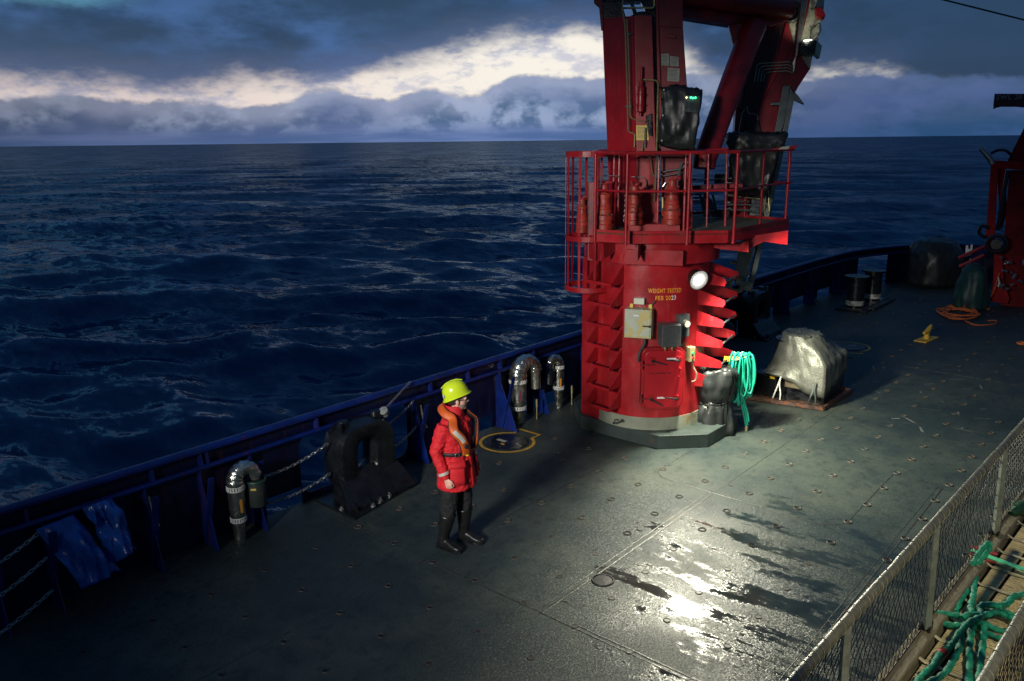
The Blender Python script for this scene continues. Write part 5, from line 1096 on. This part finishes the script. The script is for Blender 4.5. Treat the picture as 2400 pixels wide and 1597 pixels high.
def strap(path, wid, thk, lift, m, name, parent):
    b = MB(); rings = []
    for i, p in enumerate(path):
        T = (path[min(i+1, len(path)-1)]-path[max(i-1, 0)]).normalized(); o_ = outn(p); o_ = (o_-T*o_.dot(T)).normalized(); s_d = T.cross(o_); w = wid(i/(len(path)-1)) if callable(wid) else wid
        rings.append([p+o_*(lift+thk*math.sin(2*math.pi*j/14))+s_d*(w*math.copysign(abs(math.cos(2*math.pi*j/14))**.6, math.cos(2*math.pi*j/14))) for j in range(14)])
    b.loft(rings); return b.build(name, m, parent, smooth=True)
strap(sp_, lambda u: .058-.009*math.sin(math.pi*u), .016, -.004, BLKF, 'backing', pe)
lj = strap(sp_, lambda u: .049-.006*math.sin(math.pi*u), .017, .008, LIFE, 'lifejacket', pe)
for s in (0, 1):
    seg = sp_[10:19] if s == 0 else sp_[::-1][9:21]; strap(seg, .022, .004, .024, REFL, 'reflective_patch', lj)
q = sp_[7]; o_ = outn(q); b = MB(); b.lathe([(.0, 0), (.024, 0), (.026, .008), (.018, .014), (0, .015)], q+o_*.03, 16, (o_.orthogonal().normalized(), o_.cross(o_.orthogonal()).normalized(), o_)); b.build('inflator', BLKF, lj, smooth=True)
b = MB(); b.box(sp_[0]-_z*.018+outn(sp_[0])*.02, (.03, .04, .014)); b.build('yellow_pull', mat('pull_yellow', (.85, .6, .03), .5), lj, bevel=.004)
# trousers and boots
b = MB(); b.loft([ell((-.01, 0, .98), .14, .18), ell((-.01, 0, .86), .145, .18), ell((-.01, 0, .80), .13, .17)])
for hp_, k_, a_ in ((hipR, kR, aR), (hipL, kL, aL)): b.tube([hp_+Vector((0, 0, .02)), hp_.lerp(k_, .4), k_, k_.lerp(a_, .25), k_.lerp(a_, .45)], [.112, .102, .086, .080, .070], 18)
tr_ = b.build('trousers', TROU, pe); remesh(tr_, .009, 6); dm = tr_.modifiers.new('folds', 'DISPLACE'); dm.texture = tx2; dm.strength = .022; dm.texture_coords = 'GLOBAL'
for f_, h_, k_, a_ in ((FR, HR, kR, aR), (FL, HL, kL, aL)):
    b = MB(); top = k_.lerp(a_, .30); 
    b.tube([top, k_.lerp(a_, .55), k_.lerp(a_, .85), P_(f_, h_, -.080, 0, .10), P_(f_, h_, -.085, 0, .03)], [.090, .078, .062, .060, .054], 20)
    rg = []
    for x, w, z0, z1 in ((-.145, .030, .012, .06), (-.12, .046, .008, .10), (-.06, .050, .006, .13), (.0, .049, .006, .115), (.06, .054, .006, .088), (.11, .052, .006, .074), (.145, .040, .010, .062), (.165, .018, .016, .045)):
        rg.append([P_(f_, h_, x, w*math.copysign(abs(math.cos(2*math.pi*j/16))**.7, math.cos(2*math.pi*j/16)), (z0+z1)/2+(z1-z0)/2*math.copysign(abs(math.sin(2*math.pi*j/16))**.7, math.sin(2*math.pi*j/16))) for j in range(16)])
    b.loft(rg); bt = b.build('boot', BOOT, pe); remesh(bt, .006, 6)
    b = MB(); rg = [P_(f_, h_, x, w, .0) for x, w in ((-.15, .034), (-.06, .047), (.0, .046), (.07, .058), (.12, .054), (.168, .022))]; rg += [P_(f_, h_, x, -w, .0) for x, w in ((.168, .022), (.12, .054), (.07, .058), (.0, .046), (-.06, .047), (-.15, .034))]
    b.prism(rg, (0, 0, .022)); b.build('sole', BLK, bt, bevel=.004)
    b = MB(); T = (top-k_.lerp(a_, .55)).normalized(); b.torus(top, .086, .008, 24, 6, (T.orthogonal().normalized(), T.cross(T.orthogonal()).normalized(), T)); b.build('boot_rim', BOOT, bt, smooth=True)
# ------------------------------------------------------------------ gangway lying along the deck
gw = thing('gangway', 'narrow gangway with cream slatted floor, timber kerbs and netted aluminium railings', 'gangway', (6, .85, .7))
GZ = .75; RZ = 1.65
yk = lambda x: 1.11-.05*(x-5.2)/1.0*.99       # inner kerb edge drifts slightly, as measured
A0, A1 = Vector((3.0, 1.255, RZ)), Vector((9.6, 1.01, RZ)); 
def on(p0, p1, x): return p0.lerp(p1, (x-p0.x)/(p1.x-p0.x))
def mk_rail(p0, p1, name='handrail'):
    P = [p0.lerp(p1, i/60)+Vector((0, random.uniform(-.002, .002), random.uniform(-.003, .003))) for i in range(61)]
    o_ = MB().tube(P, .031, 16).build(name, GRIP, gw, smooth=True); b = MB(); L_ = (p1-p0).length; T = (p1-p0).normalized(); x = .05; k = 0
    U_ = T.cross(_z).normalized(); th = 0; H_ = []
    while x < L_:
        H_.append(p0+T*x+(U_*math.cos(th)+_z*math.sin(th))*.0325); st_ = .5; th += st_; x += .085*st_/6.28*(1+.4*math.sin(x*7))
    b.tube(H_, .0022, 4)
    b.build('lashing_cord', mat('pale_cord', (.24, .23, .16), .6), o_, smooth=True); return o_
mk_rail(A0, A1)
B0, B1 = Vector((2.4, .60, RZ)), Vector((6.8, .39, RZ)); mk_rail(B0, B1)
POSTM = mat('grey_post', (.26, .29, .25), .45, .35, 8, .3, .2, 40)
def post(x, p0, p1, yb, zb=GZ-.05):
    q = on(p0, p1, x); b = MB(); b.tube([(q.x, q.y, RZ-.03), (q.x, yb, zb+.12)], [.028, .032], 4, flat=1.3); o_ = b.build('railing_post', POSTM, gw, bevel=.003)
    b = MB(); b.tube([(q.x+.05, q.y+.02, RZ-.04), (q.x+.055, q.y+.015, RZ-.35)], .014, 8); b.build('post_stub', POSTM, o_, smooth=True)
    b = MB(); b.prism([(q.x-.05, yb-.03, zb), (q.x+.06, yb-.03, zb), (q.x+.05, yb-.03, zb+.16), (q.x-.035, yb-.03, zb+.14)], (0, .012, 0)); b.prism([(q.x-.05, yb+.03, zb), (q.x+.06, yb+.03, zb), (q.x+.05, yb+.03, zb+.16), (q.x-.035, yb+.03, zb+.14)], (0, .012, 0)); b.build('post_shoe', DARKM, o_)
for x in (4.22, 5.83, 7.77, 9.3): post(x, A0, A1, on(A0, A1, x).y-.02)
for x in (3.9, 5.4): post(x, B0, B1, on(B0, B1, x).y)
# kerb timbers
K0, K1 = Vector((3.0, 1.225, GZ)), Vector((9.6, .95, GZ)); M0, M1 = Vector((3.0, 1.20, GZ)), Vector((9.6, .86, GZ))
b = MB(); b.prism([(3.0, 1.33, GZ-.06), (9.6, 1.03, GZ-.06), (9.6, .90, GZ-.06), (3.0, 1.20, GZ-.06)], (0, 0, .115)); kb = b.build('kerb_timber', WOOD, gw, bevel=.012)
b = MB(); b.prism([(2.4, .62, GZ-.06), (6.8, .41, GZ-.06), (6.8, .31, GZ-.06), (2.4, .52, GZ-.06)], (0, 0, .115)); b.build('kerb_timber', WOOD, gw, bevel=.012)
b = MB(); b.prism([(2.4, 1.30, GZ-.16), (9.6, 1.0, GZ-.16), (9.6, .30, GZ-.16), (2.4, .55, GZ-.16)], (0, 0, .06)); b.build('gangway_frame', DARKM, gw)
# slatted floor: each bar a little uneven; a dark gap splits it lengthwise
b = MB(); x = 2.5
while x < 9.6:
    ya = on(M0, M1, x).y-.01; yc = .82+(.81-.88)*(x-7.64)/(7.64-6.63)*-1*-1; yc = .81+(7.64-x)*.069; ye = .30+(9.6-x)*.045
    for y0, y1 in ((ya, yc+.012), (yc-.012, ye)):
        n_ = max(2, int((y0-y1)/.05)); P = [Vector((x+random.uniform(-.0015, .0015), y0+(y1-y0)*i/n_, GZ-.012+random.uniform(-.0015, .0015))) for i in range(n_+1)]
        b.tube(P, [.0062*random.uniform(.85, 1.15) for _ in P], 5, flat=1.0, up=(0, 0, 1))
    x += .0205+random.uniform(-.0012, .0012)
b.build('slatted_floor', MATT, gw, smooth=True)
b = MB()
for y0, y1 in ((1.0, .0),):
    for u in (.12, .3, .7, .9):
        b.prism([(2.5, 1.2-.62*u, GZ-.035), (9.6, .88-.55*u, GZ-.035), (9.6, .88-.55*u-.02, GZ-.035), (2.5, 1.2-.62*u-.02, GZ-.035)], (0, 0, .012))
b.build('floor_bearer', DARKM, gw)
STR = mat('cream_strap', (.46, .42, .28), .6, 0, 9, .3, .2, 60)
x = 3.42; k = 0
while x < 9.3:
    ya = on(M0, M1, x).y+.03; ye = .30+(9.6-x)*.045; b = MB(); P = [(x+.01*math.sin(i), ya+(ye-ya)*i/12, GZ+.004+(.03 if i == 0 else 0)) for i in range(13)]; b.tube(P, .019, 8, flat=.30, up=(0, 0, 1))
    b.build('cross_strap', STR, gw, smooth=True)
    b = MB(); b.torus((x, ya+.01, GZ+.02), .020, .008, 10, 5, (Vector((0, 1, 0)), _z, Vector((1, 0, 0)))); b.torus((x+.025, ya+.015, GZ+.03), .016, .006, 10, 5, (Vector((1, 0, 0)), _z, Vector((0, 1, 0)))); b.build('strap_knot', STR, gw, smooth=True)
    x += .345+random.uniform(-.015, .015); k += 1
# netting
def net(p0, p1, b0, b1, name='netting'):
    b = MB(); L_ = (p1-p0).length; H_ = RZ-GZ-.06; pitch = .085
    def Q(s, h):
        u = s/L_; top = p0.lerp(p1, u); bt_ = b0.lerp(b1, u); v = h/H_; q = bt_.lerp(top, v); bl = .035*math.sin(math.pi*v)*(1+.5*math.sin(s*2.1)); return q+Vector((0, bl, 0))
    n_ = int(L_/pitch)
    for d_ in (1, -1):
        for i in range(-14, n_+14):
            P = []
            for j in range(9):
                h = H_*j/8; s = i*pitch+d_*h*.62+.012*math.sin(7*i+3*j)
                if 0 <= s <= L_: P.append(Q(s, h))
            if len(P) > 1: b.tube(P, .0026, 4, cap=False)
    b.tube([Q(L_*i/60, .01) for i in range(61)], .006, 5); return b.build(name, NETM, gw)
net(A0-_z*.035, A1-_z*.035, Vector((3.0, 1.27, GZ+.05)), Vector((9.6, 1.0, GZ+.05)))
net(B0-_z*.035, B1-_z*.035, Vector((2.4, .60, GZ+.05)), Vector((6.8, .37, GZ+.05)))
b = MB()
for i in range(26):
    x = 3.1+i*.25+random.uniform(-.05, .05); y = on(K0, K1, x).y+.07; b.torus((x, y, GZ+.06), .022, .0045, 9, 4, (Vector((1, 0, 0)), (Vector((0, .5, 1))).normalized(), Vector((0, 1, -.5)).normalized()))
b.build('net_lashing', STR, gw, smooth=True)
# supports under the gangway
for x in (3.2, 6.2, 9.2):
    b = MB(); b.box((x, .85, (GZ-.16)/2), (.08, .55, GZ-.16)); b.build('support_stand', DARKM, gw)

# ------------------------------------------------------------------ green slings and webbing on the gangway
CZ = lambda x, y: (1850+x*.3934, 980+y*.3934)
def gl(pts, z=GZ+.03): return [G(2080+x*.266, 1180+y*.266, z+(h if h else 0)) for x, y, h in pts]
sg = thing('sling_bundle', 'knotted bundle of thick green lifting slings lying on the cream gangway floor', 'sling', G(2280, 1460, GZ))
def sling(pts, r=.026, tape=None):
    r = r*.84
    P = smooth_path(gl(pts), 7); R = [r*(1+.16*math.sin(i*1.3)+.10*random.uniform(-1, 1)) for i in range(len(P))]
    o_ = MB().tube(P, R, 12, flat=.85).build('sling', SLING, sg, smooth=True); wobble(o_.data, .0030, 34, random.random()*9)
    if tape: MB().tube(P[tape:tape+4], [R[tape]*1.12]*4, 12, flat=.9).build('red_tape', REDT, o_, smooth=True)
    return o_
sling([(890, 345, .14), (830, 410, .12), (770, 500, .06), (735, 580, 0), (705, 690, 0), (690, 780, .0), (640, 860, .0), (600, 960, .0)])
sling([(900, 350, .14), (890, 420, .1), (820, 500, .05), (790, 580, 0), (765, 720, 0), (755, 820, .01), (735, 900, .02), (735, 960, .04)])
sling([(730, 920, .03), (745, 960, .05), (700, 1000, .05), (600, 985, .03), (480, 970, .02), (415, 985, .0), (440, 1040, .0), (540, 1070, .0), (640, 1075, .02), (740, 1060, .04)], .026, 10)
sling([(1200, 800, .03), (1110, 820, .02), (1060, 880, .02), (1000, 900, .04), (860, 890, .07), (815, 920, .05), (830, 990, .04), (800, 1010, .07), (720, 1050, .09), (640, 1130, .08), (590, 1210, .05), (540, 1270, .02), (450, 1340, .0), (400, 1430, 0), (330, 1490, 0), (260, 1570, 0), (180, 1680, 0)], .028, 80)
sling([(660, 1010, .05), (720, 980, .06), (860, 985, .05), (960, 960, .04), (1060, 1000, .02), (1140, 1060, .02), (1080, 1130, .0), (960, 1110, .0), (860, 1060, .02), (780, 1060, .03)])
sling([(860, 910, .04), (960, 910, .05), (1040, 950, .04), (1120, 990, .02), (1200, 1010, 0)], .022); sling([(780, 1090, .0), (860, 1130, .0), (960, 1180, .0), (1060, 1190, .0), (1160, 1180, .02)], .022)
sling([(740, 1070, .05), (735, 1160, .01), (725, 1280, 0), (722, 1420, 0), (715, 1600, 0), (700, 1700, 0)], .027); sling([(850, 1070, .05), (845, 1180, .01), (830, 1320, 0), (815, 1450, 0), (800, 1600, 0), (790, 1700, 0)], .028)
sling([(650, 1150, .04), (640, 1240, .0), (610, 1330, 0), (560, 1420, 0), (500, 1500, 0), (400, 1560, 0), (300, 1600, 0)], .025)
wb = thing('webbing_strap', 'flat bright green webbing strap with red edges crossing the gangway floor', 'strap', G(2300, 1300, GZ))
def flatstrap(P, w, th, m, name):
    T = (P[-1]-P[0]).normalized(); S_ = T.cross(_z).normalized(); b = MB(); b.loft([[p+S_*w-_z*th, p+S_*w+_z*th, p-S_*w+_z*th, p-S_*w-_z*th] for p in P]); return b.build(name, m, wb, smooth=False)
flatstrap(gl([(740, 410, .03), (860, 460, .03), (1000, 510, .035), (1203, 585, .03), (1400, 660, .03)]), .030, .005, WEB, 'webbing'); flatstrap(gl([(735, 385, .025), (840, 410, .025), (970, 455, .025)]), .022, .005, REDT, 'red_edge'); flatstrap(gl([(730, 440, .02), (860, 500, .02), (955, 520, .02)]), .016, .005, REDT, 'red_edge')
mat('dark_green_bag', (.010, .05, .025), .5); P = gl([(1090, 95, .04), (1150, 60, .06), (1200, 35, .06), (1260, 20, .06)]); tag(MB().tube(P, [.03, .06, .07, .05], 12).build('fender_line', MATS['dark_green_bag'], smooth=True), 'dark green rolled cloth at the far end of the gangway floor', 'cloth')
b = MB(); b.tube(smooth_path(gl([(1110, 0, .2), (1140, 30, .12), (1090, 60, .05), (1160, 90, .04), (1230, 60, .05)]), 6), .010, 6); tag(b.build('green_cord', HOSE, smooth=True), 'thin green cord draped over the far end of the gangway kerb', 'cord')

# ------------------------------------------------------------------ red derrick on the far right
dr = thing('derrick', 'dark red derrick with lettered hook arm at the far right edge of the deck', 'derrick', (23.9, 3.5, 0))
dp = G(2345, 716); 
def D_(px, py, w=0.0): q = Vector((dp.x, dp.y, 0))*(1-w/dp.length); return V(px, py, q.x, q.y)
DV = Vector((dp.x, dp.y, 0)).normalized()
def dtr(poly, w, th, name, m=mat('derrick_red', (.34, .012, .016), .6, 0, 3, .3, .2, 30, spec=.12), par=dr): return MB().prism([D_(x, y, w) for x, y in poly], DV*th).build(name, m, par, bevel=.01)
dtr([(2323, 378), (2340, 378), (2330, 580), (2308, 585)], .2, .25, 'frame_leg'); dtr([(2336, 380), (2356, 378), (2360, 500), (2346, 545), (2342, 500)], -.4, .2, 'frame_leg')
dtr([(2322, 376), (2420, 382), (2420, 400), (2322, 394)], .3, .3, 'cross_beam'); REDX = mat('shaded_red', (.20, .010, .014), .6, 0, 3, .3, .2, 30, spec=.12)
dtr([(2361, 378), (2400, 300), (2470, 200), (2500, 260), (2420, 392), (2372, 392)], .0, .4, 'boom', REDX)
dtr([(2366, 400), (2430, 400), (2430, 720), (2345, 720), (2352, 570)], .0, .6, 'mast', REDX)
dtr([(2330, 590), (2350, 600), (2352, 660), (2366, 700), (2362, 712), (2322, 708), (2328, 650)], .35, .4, 'winch_foot')
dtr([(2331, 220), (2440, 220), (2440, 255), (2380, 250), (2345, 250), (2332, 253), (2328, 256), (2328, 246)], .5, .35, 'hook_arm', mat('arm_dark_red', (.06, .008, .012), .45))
vs, fs = text_mesh('SWL 20 K', .16); kx = .66/(max(v[0] for v in vs)-min(v[0] for v in vs)); vs = [(v[0]*kx, v[1], 0) for v in vs]; dx_ = Vector((DV.y, -DV.x, 0)); oc = D_(2374, 231, .53)-_z*.02; b = MB(); b.add([oc+dx_*v[0]*1.05+_z*v[1]-DV*.012 for v in vs], fs); b.build('arm_lettering', mat('faded_white', (.30, .28, .33), .6), dr)
b = MB(); b.tube([D_(2298, 348, .3), D_(2320, 372, .3), D_(2326, 385, .3)], [.05, .07, .07], 10); b.build('hose_guide', STEEL, dr, smooth=True)
b = MB(); b.tube(smooth_path([D_(2322, 360, .3), D_(2340, 352, .3), D_(2358, 354, .3), D_(2375, 368, .3)], 6), .035, 8); b.tube(smooth_path([D_(2318, 535, .4), D_(2300, 530, .4), D_(2296, 548, .4), D_(2318, 560, .4)], 6), .045, 8); b.tube(smooth_path([D_(2362, 400, .1), D_(2350, 470, .2), D_(2338, 540, .2)], 6), .05, 8); b.build('hoses', BLK, dr, smooth=True)
b = MB(); b.tube([D_(2246, 605, .6), D_(2320, 572, .5)], .04, 8); b.tube([D_(2248, 625, .6), D_(2306, 598, .5)], .04, 8); b.build('guard_rail', RED, dr, smooth=True)
b = MB()
for k in range(16):
    q = D_(random.uniform(2335, 2400), random.uniform(600, 690), .8); b.cyl(q, q+Vector((random.uniform(-.1, .1), random.uniform(-.1, .1), random.uniform(-.15, .15))), .03, 7)
b.build('pipe_fittings', STEEL, dr, smooth=True)
b = MB(); q = D_(2335, 572, .9); b.torus(q, .20, .05, 22, 8, (dx_, _z, DV)); b.cyl(q-DV*.1, q+DV*.1, .12, 14); b.build('sheave', DARKM, dr, smooth=True)
# depth board, green sack, covered winch, orange line
b = MB(); q = [D_(2264, 576, .3), D_(2282, 574, .3), D_(2276, 614, .3), D_(2261, 620, .3)]
P = lambda x, y: D_(x, y, .3)
b.prism([P(2264, 576), P(2269, 575), P(2269, 584), P(2274, 584), P(2275, 574), P(2280, 574), P(2279, 586), P(2276, 590), P(2262, 593)], DV*.03); b.prism([P(2262, 598), P(2277, 593), P(2277, 597), P(2262, 603)], DV*.03); b.prism([P(2261, 622), P(2276, 605), P(2270, 618), P(2262, 624)], DV*.03)
tag(b.build('draught_mark', WHITE), 'small white painted mark board on the far bulwark left of the derrick', 'sign')
sk = G(2272, 722); r = [circ(sk.x, sk.y, rx, ry, z, 14) for z, rx, ry in ((.02, .42, .42), (.3, .45, .42), (.7, .40, .36), (1.0, .28, .26), (1.12, .12, .12))][::-1]
cover('sack', r, mat('dark_green_cloth', (.010, .045, .035), .5, 0, 6, .3), 'dark green sack slumped at the foot of the red derrick', 'sack', .05, 3, 2.4)
q = G(2185, 668); r = [circ(q.x, q.y, rx, ry, z, 16) for z, rx, ry in ((0.02, .85, .7), (.6, .9, .75), (1.0, .85, .7), (1.3, .62, .5), (1.36, .3, .25))][::-1]
cover('machine_cover', r, TARP, 'large black tarpaulin covered winch near the rounded far corner of the bulwark', 'cover', .07, 7, 1.6)
ol = thing('orange_line', 'tangled orange rope on the deck with ends leading up to the red derrick', 'rope', G(2250, 738)); oc_ = G(2243, 735, .03); b = MB(); P = []
for k in range(46):
    a = k*1.15+random.uniform(-.3, .3); P.append(oc_+dx_*(random.uniform(.15, .52)*math.cos(a))+DV*(random.uniform(.3, 1.1)*math.sin(a))+_z*random.uniform(0, .05))
b.tube(smooth_path(P, 5), .014, 5); b.build('tangle', ORG, ol, smooth=True)
b = MB(); b.tube(smooth_path([G(2252, 728, .03), D_(2280, 690, .8), D_(2303, 650, .7)], 6), .013, 5); b.tube(smooth_path([G(2262, 752, .02), G(2285, 762, .02), G(2330, 760, .02), G(2335, 752, .02), G(2315, 752, .02)], 6), .013, 5); b.tube(smooth_path([G(2262, 752, .02), G(2285, 762, .02)], 4), .013, 5)
b.tube(smooth_path([D_(2342, 640, .7), D_(2328, 685, .7), G(2314, 712, .1), G(2318, 725, .03), G(2304, 722, .02)], 6), .013, 5); b.build('rope_ends', ORG, ol, smooth=True)
q = D_(2392, 810, .0); q = G(2396, 805, .05); b = MB(); b.torus(q, .09, .02, 16, 6); tag(b.build('rope_ring', ORG, smooth=True), 'small orange ring on the deck at the right edge of the picture', 'ring')
# overhead wire
w0, w1 = V(2180, -8, 12, 6), V(2420, 52, 13, 2.2); b = MB(); b.tube([w0+(w0-w1)*1.2+_z*.1, w0, w1, w1+(w1-w0)*1.2+_z*.1], .011, 6); tag(b.build('overhead_wire', DARKM, smooth=True), 'thin dark wire stay crossing the sky in the top right corner', 'wire')
# scattered small litter and paint flecks on the far deck
b = MB()
for k in range(28):
    px, py = random.uniform(2000, 2400), random.uniform(850, 1010); q = G(px, py, .003); a = random.uniform(0, 3.1); l_, w_ = random.uniform(.02, .16), random.uniform(.006, .02); u = Vector((math.cos(a), math.sin(a), 0)); v_ = Vector((-u.y, u.x, 0))
    b.add([q-u*l_-v_*w_, q+u*l_*.7-v_*w_*1.3, q+u*l_+v_*w_*.4, q-u*l_*.6+v_*w_], [(0, 1, 2, 3)])
ob = b.build('paint_flecks', mat('fleck', (.16, .17, .15), .5), DECK); ob['kind'] = 'stuff'
